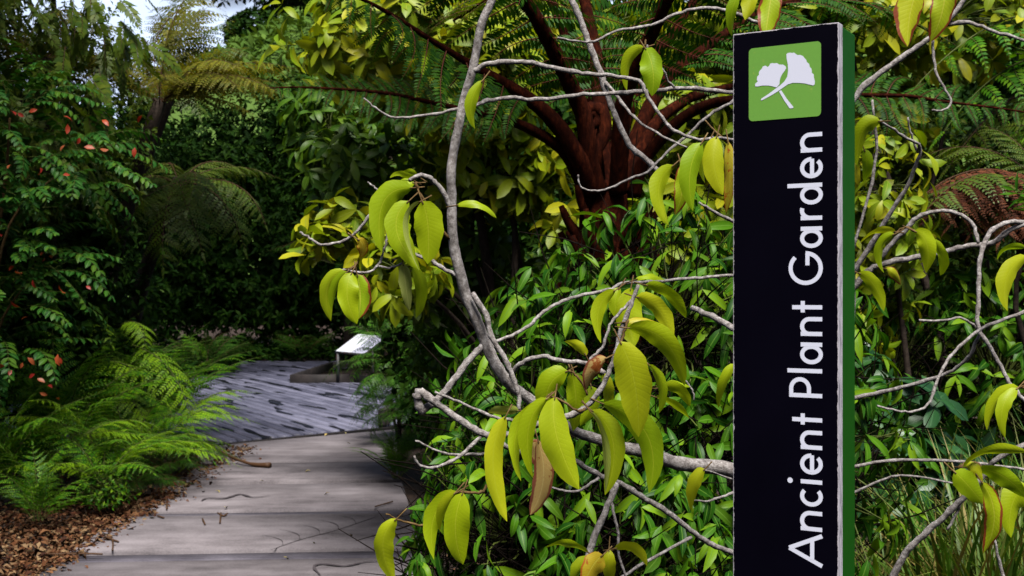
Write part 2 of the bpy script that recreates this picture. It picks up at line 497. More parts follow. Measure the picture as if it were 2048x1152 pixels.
def gz(X, Y):
    side = np.clip((-3.2 - X) / 3.0, 0, 1) * np.clip((12.0 - Y) / 1.5, 0, 1) + np.clip((X - 0.2) / 3.0, 0, 1)
    return -0.035 + 0.12 * side * (1 + 0.4 * np.sin(X * 1.7 + 1) * np.cos(Y * 1.3)) * (Y < 60) + 0.006 * np.sin(X * 7) * np.sin(Y * 6)
xs = np.concatenate([np.linspace(-400, -14, 14), np.linspace(-12, 12, 90), np.linspace(14, 400, 14)])
ys = np.concatenate([np.linspace(-120, -6, 8), np.linspace(-4, 34, 120), np.linspace(38, 700, 20)])
tag(link('ground', to_mesh(grid_arr(xs, ys, gz), 'ground', MAT['ground'])), kind='structure')

# far grassy hill behind the garden
MAT['hill'] = plain_mat('far_hill_grass', (0.085, 0.15, 0.03), 0.9, 0.1, 0.35, 0.8)
def hz(X, Y):
    return 29.5 / (1 + np.exp(-(X + 29.0 - (Y - 100) * 0.2) / 2.6)) * np.exp(-((Y - 112) / 36.0) ** 2) + 1.2 * np.sin(X * 0.21) * np.sin(Y * 0.17) - 1.5
tag(link('hill', to_mesh(grid_arr(np.linspace(-150, 80, 50), np.linspace(58, 190, 36), hz), 'hill', MAT['hill'])), kind='structure')

# cloud bank on the horizon
MAT['cloud'] = plain_mat('cloud_white', (0.40, 0.49, 0.66), 1.0, 0.0, 0.02, 0.6)
ca = grid_arr(np.linspace(-420, 330, 60), np.linspace(20, 250, 24), lambda X, Y: 0 * X)
ca.v = np.stack([ca.v[:, 0], 660 + 30 * np.sin(ca.v[:, 0] * 0.021 + ca.v[:, 1] * 0.03) + 18 * np.sin(ca.v[:, 0] * 0.053 + 2) * np.cos(ca.v[:, 1] * 0.047) + 0.0004 * (ca.v[:, 0]) ** 2 * -0.5 + 0.6 * (ca.v[:, 1] - 20),
                 ca.v[:, 1] + 14 * np.sin(ca.v[:, 0] * 0.03) + 8 * np.sin(ca.v[:, 0] * 0.083 + 1)], 1)
cme = to_mesh(ca, 'cloud', MAT['cloud'])
tag(link('cloud', cme), kind='structure')

# path of wide slabs with timber strips between them
MAT['slab'] = streak_mat('path_slab', (0.060, 0.052, 0.057), (0.148, 0.131, 0.140), (0.235, 0.211, 0.225), (0.8, 0.22, 1), 0.05, 0.85, 0.9, 0.2, per_obj=0.10, blot=2.0)
MAT['strip'] = streak_mat('path_timber', (0.05, 0.045, 0.058), (0.105, 0.096, 0.118), (0.18, 0.165, 0.195), (0.9, 0.03, 1), 0.05, 0.7, 0.5, 0.3, per_obj=0.2, blot=2.5)
def edge_l(y): return -2.72 - 0.045 * (y - 7.0)
def edge_r(y): return -0.52 - 0.135 * (y - 7.0)
def quad(y0, y1, inset=0.0):
    sk = 0.16
    a, b = edge_l((y0 + y1) / 2), edge_r((y0 + y1) / 2)
    xl0, xr0, xl1, xr1 = edge_l(y0), edge_r(y0), edge_l(y1), edge_r(y1)
    return [(xl0 + inset, y0), (xr0 - inset, y0 + sk), (xr1 - inset, y1 + sk), (xl1 + inset, y1)]
path = tag(bpy.data.objects.new('path', None), kind='structure'); COL.objects.link(path)
joints = [1.8, 3.15, 4.45, 5.75, 7.12, 8.55, 9.97, 11.18]
starts = [0.4] + [j + w for j, w in zip(joints, (.25, .25, .25, .25, .25, .2, .14, .12))]
for i, s in enumerate(starts):
    e = joints[i] if i < len(joints) else None
    if e is not None:
        link('slab', to_mesh(prism(quad(s + 0.012, e - 0.014), -0.12, 0.0 + 0.006 * (i % 2), 0.014), 'slab', MAT['slab'], False), path)
        w = starts[i + 1] - e
        link('timber_strip', to_mesh(prism(quad(e + 0.003, e + w - 0.003, 0.03), -0.12, -0.018 if i < 6 else -0.045, 0.010), 'timber_strip', MAT['strip'], False), path)
N1, N2 = G(407, 893), G(752, 858)
last = starts[-1]
link('slab', to_mesh(prism([(edge_l(last), last + .006), (edge_r(last), last + .17), (N2[0] + 0.25, N2[1] - 0.02), (N1[0] - 0.1, N1[1] - 0.05)], -0.12, 0.0, 0.01), 'slab', MAT['slab'], False), path)

# fossil-like imprints cast into the slabs
MAT['groove'] = plain_mat('imprint_dark', (0.075, 0.064, 0.07), 0.9, 0.1, 60.0, 0.6)
def ribbon(pts, w, z):
    p = smooth(pts, 5); t = np.gradient(p, axis=0); t /= np.linalg.norm(t, axis=1, keepdims=True)
    nrm = np.stack([-t[:, 1], t[:, 0]], 1)
    k = len(p); tt = np.linspace(0, 1, k)
    ww = w * (0.35 + 0.65 * np.sin(np.pi * np.clip(tt, 0.05, 0.95))) * RNG.uniform(0.6, 1.3, k)
    a = p + nrm * ww[:, None] / 2; b = p - nrm * ww[:, None] / 2
    V = np.concatenate([np.c_[a, np.full(k, z)], np.c_[b, np.full(k, z)]])
    F = [(i + k, i + 1 + k, i + 1, i) for i in range(k - 1)]
    return Arr(V, F, np.zeros((2 * k, 2)))
stem = [G(540, 1103), G(600, 1082), G(665, 1065), G(720, 1047), G(752, 1036)]
parts = [ribbon(stem, 0.014, 0.0085)]
for k, (x, y) in enumerate(((566, 1094), (600, 1082), (640, 1071), (678, 1061), (712, 1050))):
    g = G(x, y)
    parts.append(ribbon([g, g + (-0.04, 0.16), g + (-0.12, 0.27), g + (-0.2, 0.33)], 0.007, 0.009 + 0.0004 * k))
link('fossil_imprint', to_mesh(join(parts), 'fossil_imprint', MAT['groove'], False), path)
link('fossil_imprint', to_mesh(ribbon([G(403, 1003), G(415, 998), G(450, 998), G(480, 990), G(505, 996), G(540, 993)], 0.034, 0.0085), 'fossil_imprint', MAT['groove'], False), path)
link('fossil_imprint', to_mesh(ribbon([G(640, 1152), G(628, 1136), G(645, 1130), G(690, 1134), G(730, 1126), G(757, 1124)], 0.026, 0.0085), 'fossil_imprint', MAT['groove'], False), path)

# timber deck: boards laid diagonally, wet patches
BD = unit((0.48, -0.877)); BQ = np.array((-BD[1], BD[0]))
BANG = math.atan2(BD[1], BD[0])
MAT['board'] = streak_mat('deck_board', (0.040, 0.041, 0.066), (0.090, 0.091, 0.135), (0.16, 0.16, 0.225), (0.9, 0.03, 1), BANG, 0.55, 0.5, 0.45,
                          wet=(BANG, (1.0, 0.20, 1), 0.585), per_obj=0.25, blot=1.5)
MAT['kerb'] = streak_mat('deck_kerb', (0.006, 0.005, 0.005), (0.014, 0.011, 0.011), (0.035, 0.028, 0.027), (0.6, 0.05, 1), 0.0, 0.7, 0.5, 0.3)
dpoly = np.array([N1 + (-0.9, -0.95), N1, N2, (-1.2, 15.0), (-1.0, 18.5), (-1.4, 21.6), (-3.83, 20.9), (-3.8, 24.7), (-2.5, 27.5), (-7.2, 27.5), (-6.2, 23.8), (-6.7, 20.5), (-7.4, 17.0), (-5.4, 13.2)])
deck = tag(bpy.data.objects.new('deck', None), kind='structure'); COL.objects.link(deck)
def clip(q):
    out = []
    n = len(dpoly)
    for i in range(n):
        a, b = dpoly[i], dpoly[(i + 1) % n]
        qa, qb = a @ BQ - q, b @ BQ - q
        if (qa < 0) != (qb < 0):
            t = qa / (qa - qb); out.append((a + (b - a) * t) @ BD)
    return sorted(out)
qs = dpoly @ BQ
bw = 0.165
for q in np.arange(qs.min() + bw / 2, qs.max(), bw):
    iv = clip(q)
    for a, b in zip(iv[0::2], iv[1::2]):
        if b - a < 0.15: continue
        h = bw / 2 - 0.016
        c = [BD * a + BQ * (q - h), BD * b + BQ * (q - h), BD * b + BQ * (q + h), BD * a + BQ * (q + h)]
        z = 0.03 + RNG.uniform(-0.003, 0.003)
        link('board', to_mesh(prism(c, z - 0.03, z, 0.005), 'board', MAT['board'], False), deck)
def beam(a, b, w, z0, z1, name, parent, mat):
    a, b = np.array(a, float), np.array(b, float); t = unit(b - a); n = np.array((-t[1], t[0])) * w / 2
    return link(name, to_mesh(prism([a - n, b - n, b + n, a + n], z0, z1, 0.006), name, mat, False), parent)
beam(N1 + (-1.2, -1.2), N2 + (0.35, 0.33), 0.045, -0.1, 0.012, 'edge_beam', deck, MAT['kerb'])
beam((-3.86, 20.86), (-2.75, 20.98), 0.07, 0.03, 0.17, 'kerb_rail', deck, MAT['kerb'])
beam((-2.74, 20.98), (-1.3, 19.4), 0.07, 0.03, 0.168, 'kerb_rail', deck, MAT['kerb'])
beam((-3.84, 20.95), (-3.72, 24.7), 0.07, 0.03, 0.165, 'kerb_rail', deck, MAT['kerb'])
beam((-3.70, 24.75), (-2.5, 26.6), 0.07, 0.03, 0.166, 'kerb_rail', deck, MAT['kerb'])
beam((-6.35, 19.6), (-5.55, 23.9), 0.07, 0.03, 0.14, 'kerb_rail', deck, MAT['kerb'])
beam((-5.56, 23.95), (-6.3, 26.8), 0.07, 0.03, 0.14, 'kerb_rail', deck, MAT['kerb'])
beam(N2 + (0.06, 0.1), (-1.22, 18.0), 0.10, 0.03, 0.21, 'kerb_rail', deck, MAT['kerb'])

# ------------------------------------------------------------------ the totem sign
dR, dL = 1.80, 1.886
SL = np.array(((1466 - 1024) / FPX * dL, dL)); SR = np.array(((1677 - 1024) / FPX * dR, dR))
SW = np.linalg.norm(SR - SL); SE = (SR - SL) / SW
STOP = EYE + (HOR - 44.0) / FPX * dR
sign = thing('sign_post', 'tall black totem sign with white lettering, ginkgo emblem and green side', 'sign', (*SL, 0.0))
sign.rotation_euler = (0, 0, math.atan2(SE[1], SE[0]))
def sxy(px, py):
    """photo pixel -> (s, z) on the sign face"""
    dx, dz = (px - 1024.0) / FPX, -(py - HOR) / FPX
    A = np.array([[dx, -SE[0]], [1.0, -SE[1]]])
    t, s = np.linalg.solve(A, SL)
    return np.array((s, EYE + dz * t))
def sign_face_mat():
    m, nt, N, L = new_mat('sign_face_black')
    tc = N('ShaderNodeTexCoord'); sp = N('ShaderNodeSeparateXYZ'); L(tc.outputs['Object'], sp.inputs[0])
    dist = math_node(nt, 'MINIMUM', math_node(nt, 'MINIMUM', sp.outputs[0], math_node(nt, 'SUBTRACT', SW, sp.outputs[0])),
                     math_node(nt, 'SUBTRACT', STOP, sp.outputs[2]))
    n1 = noise(nt, 55.0, 5.0, tc.outputs['Object'], 0.7)
    thr = math_node(nt, 'MULTIPLY', math_node(nt, 'SUBTRACT', n1, 0.32), 0.0075)
    wear = math_node(nt, 'LESS_THAN', dist, thr)
    n2 = noise(nt, 260.0, 2.0, tc.outputs['Object'])
    speck = ramp(nt, n2, [(0.795, (0, 0, 0)), (0.81, (1, 1, 1))])
    n3 = noise(nt, 6.0, 5.0, tc.outputs['Object'])
    base = mixc(nt, n3, (0.0006, 0.0004, 0.0022), (0.0014, 0.0009, 0.005))
    col = mixc(nt, wear, base, (0.42, 0.39, 0.43))
    col = mixc(nt, speck, col, (0.5, 0.5, 0.55))
    bs = N('ShaderNodeBsdfPrincipled'); L(col, bs.inputs['Base Color'])
    rg = N('ShaderNodeMapRange'); rg.inputs['To Min'].default_value = 0.42; rg.inputs['To Max'].default_value = 0.6
    L(n3, rg.inputs[0]); L(rg.outputs[0], bs.inputs['Roughness']); bs.inputs['Specular IOR Level'].default_value = 0.05
    o = N('ShaderNodeOutputMaterial'); L(bs.outputs[0], o.inputs[0])
    return m
def sign_edge_mat():
    m, nt, N, L = new_mat('sign_edge_weathered')
    tc = N('ShaderNodeTexCoord'); mp = N('ShaderNodeMapping'); mp.inputs['Scale'].default_value = (260, 260, 28)
    L(tc.outputs['Object'], mp.inputs[0])
    n1 = noise(nt, 1.0, 6.0, mp.outputs[0], 0.75)
    col = ramp(nt, n1, [(0.30, (0.03, 0.03, 0.04)), (0.42, (0.22, 0.21, 0.25)), (0.54, (0.52, 0.50, 0.56)), (0.7, (0.62, 0.60, 0.66))])
    bs = N('ShaderNodeBsdfPrincipled'); L(col, bs.inputs['Base Color']); bs.inputs['Roughness'].default_value = 0.8
    bp = N('ShaderNodeBump'); bp.inputs['Strength'].default_value = 0.6; bp.inputs['Distance'].default_value = 0.001
    L(n1, bp.inputs['Height']); L(bp.outputs[0], bs.inputs['Normal'])
    o = N('ShaderNodeOutputMaterial'); L(bs.outputs[0], o.inputs[0])
    return m
MAT['sface'], MAT['sedge'] = sign_face_mat(), sign_edge_mat()
MAT['sgreen'] = plain_mat('sign_side_green', (0.004, 0.08, 0.0015), 0.5, 0.12, 14.0, 0.25, 0.05, ((0.05, 0.14, 0.02), 0.70, 20.0))
MAT['emblem'] = plain_mat('emblem_green', (0.155, 0.37, 0.055), 0.5, 0.3, 140.0, 0.3, 0.0, ((0.25, 0.40, 0.06), 0.60, 70.0))
MAT['white'] = plain_mat('sign_white', (0.70, 0.72, 0.86), 0.5, 0.3, 40.0, 0.10)
PT, ST = 0.023, 0.098
def bevel_box(x0, x1, y0, y1, z0, z1, name, mats, parent, front=None, bev=0.002):
    bm = bmesh.new()
    bmesh.ops.create_cube(bm, size=1.0)
    for v in bm.verts:
        v.co = Vector((x0 + (v.co.x + .5) * (x1 - x0), y0 + (v.co.y + .5) * (y1 - y0), z0 + (v.co.z + .5) * (z1 - z0)))
    bmesh.ops.bevel(bm, geom=bm.edges[:], offset=bev, segments=2, affect='EDGES', profile=0.6)
    bm.normal_update()
    if front is not None:
        for f in bm.faces:
            f.material_index = 1 if f.normal.y < -0.9 else 0
    me = bpy.data.meshes.new(name); bm.to_mesh(me); bm.free()
    for m in mats: me.materials.append(m)
    return link(name, me, parent)
panel = bevel_box(0, SW, 0, PT, 0.04, STOP, 'front_panel', [MAT['sedge'], MAT['sface']], sign, True, 0.0012)
bevel_box(0.003, SW - 0.0015, PT + 0.002, ST, 0.0, STOP - 0.001, 'green_post', [MAT['sgreen']], sign, None, 0.003)
bevel_box(0.02, SW - 0.02, PT - 0.004, PT + 0.02, 0.06, STOP - 0.02, 'spacer', [MAT['kerb']], sign, None, 0.001)

def flat_poly(name, pts, y, mat, parent, thick=0.0003):
    bm = bmesh.new()
    vs = [bm.verts.new((p[0], y, p[1])) for p in pts]
    f = bm.faces.new(vs)
    bm.normal_update()
    if f.normal.y > 0: bmesh.ops.reverse_faces(bm, faces=[f])
    r = bmesh.ops.extrude_face_region(bm, geom=[f])
    for e in r['geom']:
        if isinstance(e, bmesh.types.BMVert): e.co.y -= thick
    bmesh.ops.delete(bm, geom=[f], context='FACES_ONLY')
    bmesh.ops.triangulate(bm, faces=[q for q in bm.faces if len(q.verts) > 4])
    bmesh.ops.recalc_face_normals(bm, faces=bm.faces[:])
    me = bpy.data.meshes.new(name); bm.to_mesh(me); bm.free()
    me.materials.append(mat)
    return link(name, me, parent)
def crop1(x, y): return 1440 + x / 4.113, 20 + y / 4.113
c00, c10, c11, c01 = [sxy(*crop1(*c)) for c in ((237, 322), (831, 252), (833, 872), (239, 917))]
ex0, ex1 = (c00[0] + c01[0]) / 2, (c10[0] + c11[0]) / 2
ez1, ez0 = (c00[1] + c10[1]) / 2, (c01[1] + c11[1]) / 2
rr = 0.0065
rp = []
for cx, cz, a0 in ((ex1 - rr, ez1 - rr, 0), (ex0 + rr, ez1 - rr, 90), (ex0 + rr, ez0 + rr, 180), (ex1 - rr, ez0 + rr, 270)):
    for k in range(6):
        a = math.radians(a0 + k * 18)
        rp.append((cx + rr * math.cos(a), cz + rr * math.sin(a)))
emb = flat_poly('emblem_plate', rp, -0.0004, MAT['emblem'], sign)
GR = [(548,365),(558,355),(580,352),(600,355),(610,350),(625,362),(640,372),(660,370),(685,380),(700,400),(712,412),(715,428),(735,445),(740,470),(752,480),(758,505),(755,515),(772,530),(775,560),(782,590),(780,612),(768,622),(745,616),(700,605),(650,600),(600,600),(560,612),(520,640),(470,675),(420,705),(345,745),(338,740),(342,730),(400,692),(450,655),(495,622),(530,590),(555,550),(562,500),(560,450),(550,400)]
GL = [(290,612),(300,600),(312,590),(305,575),(308,548),(322,535),(322,515),(330,498),(345,485),(355,465),(375,458),(395,470),(408,458),(415,442),(435,437),(445,440),(470,437),(490,450),(520,450),(540,462),(546,480),(535,500),(512,530),(498,560),(492,590),(491,612),(466,638),(440,630),(400,622),(350,622),(310,630),(292,628)]
GS = [(487,670),(505,660),(550,730),(607,800),(600,808),(575,810),(530,745)]
for nm, pl in (('ginkgo_leaf', GR), ('ginkgo_leaf', GL), ('ginkgo_stalk', GS)):
    flat_poly(nm, [sxy(*crop1(*p)) for p in pl], -0.0009, MAT['white'], emb, 0.0002)

# lettering: one mesh per letter, reads upwards along the post
S0 = sxy(1644.5, 585)[0]
def hgt(px): return S0 - sxy(px, 585)[0]
XH, CAP, ASC = hgt(1601.5), hgt(1578.5), hgt(1575)
TH = 0.0064
def arc(cx, cy, rx, ry, a0, a1, n=22):
    return [(cx + rx * math.cos(math.radians(a0 + (a1 - a0) * k / n)), cy + ry * math.sin(math.radians(a0 + (a1 - a0) * k / n))) for k in range(n + 1)]
def glyph(ch, w):
    h = TH / 2; X, C, A = XH, CAP, ASC
    ov = 0.001
    bowl = lambda: arc(w / 2 - (h if ch in 'ad' else 0) * 0.5, X / 2, w / 2 - h - (h * 0.5 if ch in 'ad' else 0), X / 2 - h + ov, 0, 360, 36)
    if ch == 'A': return [[(0, 0), (w / 2, C)], [(w / 2, C), (w, 0)], [(w * 0.18, C * 0.3), (w * 0.82, C * 0.3)]]
    if ch == 'n':
        r = w / 2 - h
        return [[(h, 0), (h, X)], arc(w / 2, X - r - h + ov, r, r, 165, 0, 16) + [(w - h, 0)]]
    if ch == 'r': return [[(h, 0), (h, X)], arc(w * 0.78, X - w * 0.72 - h * .6, w * 0.78 - h, w * 0.72, 170, 72, 10)]
    if ch == 'c': return [arc(w * 0.56, X / 2, w * 0.56 - h, X / 2 - h + ov, 48, 312, 26)]
    if ch == 'e': return [arc(w / 2, X / 2, w / 2 - h, X / 2 - h + ov, 0, 318, 32), [(h, X / 2 - 0.001), (w - h + 0.0006, X / 2 - 0.001)]]
    if ch == 'i': return [[(w / 2, 0), (w / 2, X)], 'dot']
    if ch == 'l': return [[(w / 2, 0), (w / 2, A)]]
    if ch == 't': return [[(w / 2 - 0.0008, 0), (w / 2 - 0.0008, X * 1.40)], [(0, X - h), (w, X - h)]]
    if ch == 'a': return [bowl(), [(w - h, 0), (w - h, X)]]
    if ch == 'd': return [bowl(), [(w - h, 0), (w - h, A)]]
    if ch == 'P':
        r = C * 0.27
        return [[(h, 0), (h, C)], [(h, C - h), (w - h - r, C - h)] + arc(w - h - r, C - h - r, r, r, 90, -90, 16) + [(h, C - h - 2 * r)]]
    if ch == 'G':
        return [arc(w / 2, C / 2, w / 2 - h, C / 2 - h + ov, 44, 360, 40) , [(w - h, C / 2 - h * 0.9), (w * 0.58, C / 2 - h * 0.9)]]
def stroke(pts, th, y, closed):
    p = np.array(pts); n = len(p)
    if closed: p = p[:-1]; n -= 1
    L_, R_ = [], []
    for i in range(n):
        a = p[i - 1] if (i > 0 or closed) else p[i]
        b = p[(i + 1) % n] if (i < n - 1 or closed) else p[i]
        d1 = unit(p[i] - a) if np.linalg.norm(p[i] - a) > 1e-9 else unit(b - p[i])
        d2 = unit(b - p[i]) if np.linalg.norm(b - p[i]) > 1e-9 else d1
        t = unit(d1 + d2); nn = np.array((-t[1], t[0]))
        k = th / 2 / max(0.5, abs(np.dot(nn, (-d1[1], d1[0]))))
        L_.append(p[i] + nn * k); R_.append(p[i] - nn * k)
    m = n if closed else n - 1
    pts2 = L_ + R_
    V = [(S0 - q[1], y, q[0]) for q in pts2]          # letter height runs towards the left edge, text runs upwards
    F = [(i, (i + 1) % n, n + (i + 1) % n, n + i) for i in range(m)]
    return Arr(V, F, np.zeros((len(V), 2)))
TEXT = [('A', 1130, 1070), ('n', 1062, 1022), ('c', 1013, 976.5), ('i', 968.5, 959), ('e', 949, 907), ('n', 899, 861), ('t', 850, 827.5),
        ('P', 795.5, 755), ('l', 746.5, 737.5), ('a', 728.5, 685), ('n', 672, 634), ('t', 625, 602),
        ('G', 570, 502), ('a', 496, 453), ('r', 440, 415), ('d', 409, 366), ('e', 356.5, 314), ('n', 304.5, 265)]
for ch, ya, yb in TEXT:
    za, zb = sxy(1622, ya)[1], sxy(1622, yb)[1]
    arrs = []
    for k, st in enumerate(glyph(ch, zb - za)):
        y = -0.0003 - 0.00006 * k
        if st == 'dot':
            c = np.array(((zb - za) / 2, XH * 1.50)); r = TH * 0.66
            ring = [(S0 - (c[1] + r * math.sin(a)), y, za + c[0] + r * math.cos(a)) for a in np.arange(16) / 16 * 2 * math.pi]
            arrs.append(Arr(ring + [(S0 - c[1], y, za + c[0])], [(16, 2 * i, 2 * i + 1, (2 * i + 2) % 16) for i in range(8)], np.zeros((17, 2))))
            continue
        closed = np.allclose(st[0], st[-1], atol=1e-6) and len(st) > 4
        a = stroke(st, TH, y, closed); a.v[:, 2] += za
        arrs.append(a)
    link('letter', to_mesh(join(arrs), 'letter', MAT['white'], False), panel)

# ------------------------------------------------------------------ information panel on the deck
info = thing('information_panel', 'slanted white information board on a slim post at the deck kerb', 'sign', (-3.0, 21.3, 0.03))
MAT['info'] = None
def info_mat():
    m, nt, N, L = new_mat('information_print')
    tc = N('ShaderNodeTexCoord'); sp = N('ShaderNodeSeparateXYZ'); L(tc.outputs['UV'], sp.inputs[0])
    nz = noise(nt, 7.0, 3.0, tc.outputs['UV'])
    e = math_node(nt, 'ADD', sp.outputs[0], math_node(nt, 'MULTIPLY', math_node(nt, 'SUBTRACT', nz, 0.5), 0.35))
    pic = ramp(nt, e, [(0.55, (0.55, 0.58, 0.62)), (0.57, (0.26, 0.26, 0.40)), (0.8, (0.20, 0.20, 0.33))], 'CONSTANT')
    top = ramp(nt, sp.outputs[1], [(0.0, (0.48, 0.49, 0.56)), (0.82, (0.38, 0.39, 0.45)), (0.86, (0.50, 0.55, 0.54))], 'CONSTANT')
    col = mixc(nt, 0.5, pic, top)
    bs = N('ShaderNodeBsdfPrincipled'); L(col, bs.inputs['Base Color']); bs.inputs['Roughness'].default_value = 0.35
    o = N('ShaderNodeOutputMaterial'); L(bs.outputs[0], o.inputs[0])
    return m
MAT['info'] = info_mat()
MAT['metal'] = plain_mat('dark_painted_metal', (0.03, 0.03, 0.035), 0.5, 0.4, 30.0, 0.4, 0.0, ((0.12, 0.035, 0.012), 0.55, 12.0))
A0, A1 = P(671, 702, 20.9), P(728, 707, 20.6)
B0, B1 = P(716, 668, 21.5), P(773, 673, 21.2)
nrm = unit(np.cross(A1 - A0, B0 - A0))
q = np.array([A0, A1, B1, B0]); q2 = (q - q.mean(0)) * 1.07 + q.mean(0) - nrm * 0.035
V = np.concatenate([q, q2]) - np.array(info.location)
pf = Arr(V[:4], [(0, 1, 2, 3)], [(0, 0), (1, 0), (1, 1), (0, 1)])
bf = Arr(V, [(7, 6, 5, 4), (0, 4, 5, 1), (1, 5, 6, 2), (2, 6, 7, 3), (3, 7, 4, 0)], np.zeros((8, 2)))
link('printed_face', to_mesh(pf, 'printed_face', MAT['info'], False), info)
link('panel_tray', to_mesh(bf, 'panel_tray', MAT['metal'], False), info)
for a, b in ((A0 * 0.93 + A1 * 0.07, 0), (A1 * 0.65 + B1 * 0.35, 0)):
    p0 = a - nrm * 0.04; x, y = p0[0], p0[1]
    loc = np.array(info.location)
    link('post', to_mesh(tube([np.array((x, y, 0.02)) - loc, np.array((x, y, p0[2])) - loc], 0.03, 8), 'post', MAT['metal']), info)

# ------------------------------------------------------------------ leaf and frond geometry
def leaf_arr(Ln=1.0, W=0.3, n=5, cols=2, a=0.6, b=0.8, fold=0.25, droop=0.5, wave=0.0, twist=0.0, petiole=0.0):
    t = np.linspace(0, 1, n + 1)
    pk = a / (a + b)
    w = np.maximum((t ** a * (1 - t) ** b) / (pk ** a * (1 - pk) ** b), 0.03) * W / 2
    ang = -droop * t
    ds = Ln / n
    x = np.concatenate([[0], np.cumsum(np.cos((ang[1:] + ang[:-1]) / 2) * ds)]) + petiole
    z = np.concatenate([[0], np.cumsum(np.sin((ang[1:] + ang[:-1]) / 2) * ds)])
    vs = np.linspace(-1, 1, cols + 1)
    V, U = [], []
    for i in range(n + 1):
        for v in vs:
            tw = twist * t[i]
            yy = v * w[i] * math.cos(fold); zz = abs(v) * w[i] * math.sin(fold) + wave * w[i] * math.sin(9 * t[i] + 2.2 * v) * abs(v)
            y2, z2 = yy * math.cos(tw) - zz * math.sin(tw), yy * math.sin(tw) + zz * math.cos(tw)
            V.append((x[i] - z2 * math.sin(ang[i]), y2, z[i] + z2 * math.cos(ang[i])))
            U.append((t[i], (v + 1) / 2))
    c = cols + 1
    F = [(i * c + k, (i + 1) * c + k, (i + 1) * c + k + 1, i * c + k + 1) for i in range(n) for k in range(cols)]
    A = Arr(V, F, U)
    return A

def diamond(w=0.22):
    return Arr([(0, 0, 0), (0.42, -w / 2, 0.03), (1, 0, -0.04), (0.42, w / 2, 0.03)], [(0, 1, 2, 3)], [(0, .5), (.4, 0), (1, .5), (.4, 1)])

def arch_curve(n, h, skew=1.0, side=0.0):
    t = np.linspace(0, 1, n)
    s = t ** skew
    return np.stack([t, side * np.sin(math.pi * t), 4 * h * s * (1 - s)], 1)

def pinnate(leaflets, pairs, h=0.15, t0=0.12, ang=62.0, lmax=0.3, prof=(0.35, 0.75), droop=0.25, rad=0.006, skew=1.0, side=0.0, jit=0.06, rmi=1, terminal=True, rng=None):
    """frond or compound leaf of chord length 1 along +X, arching up to +Z; leaflets: Arr variants of length 1"""
    rng = rng or RNG
    cur = arch_curve(24, h, skew, side)
    tt = np.linspace(0, 1, 24)
    parts = [tube(cur, rad * (1 - 0.85 * tt), 4, mi=rmi, cap=False)]
    tan = np.gradient(cur, axis=0)
    ts = t0 + (1 - t0) * (np.arange(pairs) + 0.5) / pairs
    pk = prof[0] / (prof[0] + prof[1])
    for t in ts:
        p = np.array([np.interp(t, tt, cur[:, k]) for k in range(3)])
        tg = unit([np.interp(t, tt, tan[:, k]) for k in range(3)])
        sd = unit(np.cross((0, 0, 1), tg)); up = np.cross(tg, sd)
        u = (t - t0) / (1 - t0)
        ln = lmax * max(0.07, (u ** prof[0] * (1 - u) ** prof[1]) / (pk ** prof[0] * (1 - pk) ** prof[1]))
        a = math.radians(ang * (1 - 0.35 * u))
        for s in (-1, 1):
            aj = a + rng.normal(0, jit)
            d = tg * math.cos(aj) + sd * s * math.sin(aj) - up * (droop + rng.normal(0, jit))
            M = frame(d, up + sd * rng.normal(0, jit), ln * rng.uniform(0.9, 1.1), p)
            parts.append(leaflets[rng.integers(len(leaflets))].xf(M))
    if terminal:
        parts.append(leaflets[0].xf(frame(tan[-1], (0, 0, 1), lmax * 0.35, cur[-1])))
    return join(parts)

def place_frond(me, root, base, tip, name='frond', up=(0, 0, 1), roll=0.0):
    base, tip = np.asarray(base, float), np.asarray(tip, float)
    M = frame(tip - base, up, np.linalg.norm(tip - base), base, roll)
    return link(name, me, root, local(M, root))

# ------------------------------------------------------------------ foliage masses
def sample_lobes(lobes, n, shell=(0.55, 1.0), zmin=0.1, front=None):
    """points and outward normals near the skin of a union of ellipsoids [(centre, radii)]"""
    C = np.array([l[0] for l in lobes], float); R = np.array([l[1] for l in lobes], float)
    w = (R.prod(1)) ** 0.667; w /= w.sum()
    P_, N_ = [], []
    tot = 0
    while tot < n:
        m = n * 2
        k = RNG.choice(len(lobes), m, p=w)
        d = RNG.normal(size=(m, 3)); d /= np.linalg.norm(d, axis=1, keepdims=True)
        r = shell[0] + (shell[1] - shell[0]) * RNG.random(m) ** 0.6
        p = C[k] + d * R[k] * r[:, None]
        nn = d / R[k]; nn /= np.linalg.norm(nn, axis=1, keepdims=True)
        q = ((p[:, None] - C[None]) / R[None]); q = (q ** 2).sum(2); q[np.arange(m), k] = 9
        ok = (p[:, 2] > zmin) & (q.min(1) > 0.45)
        if front is not None: ok &= front(p)
        P_.append(p[ok]); N_.append(nn[ok]); tot += ok.sum()
    return np.concatenate(P_)[:n], np.concatenate(N_)[:n]

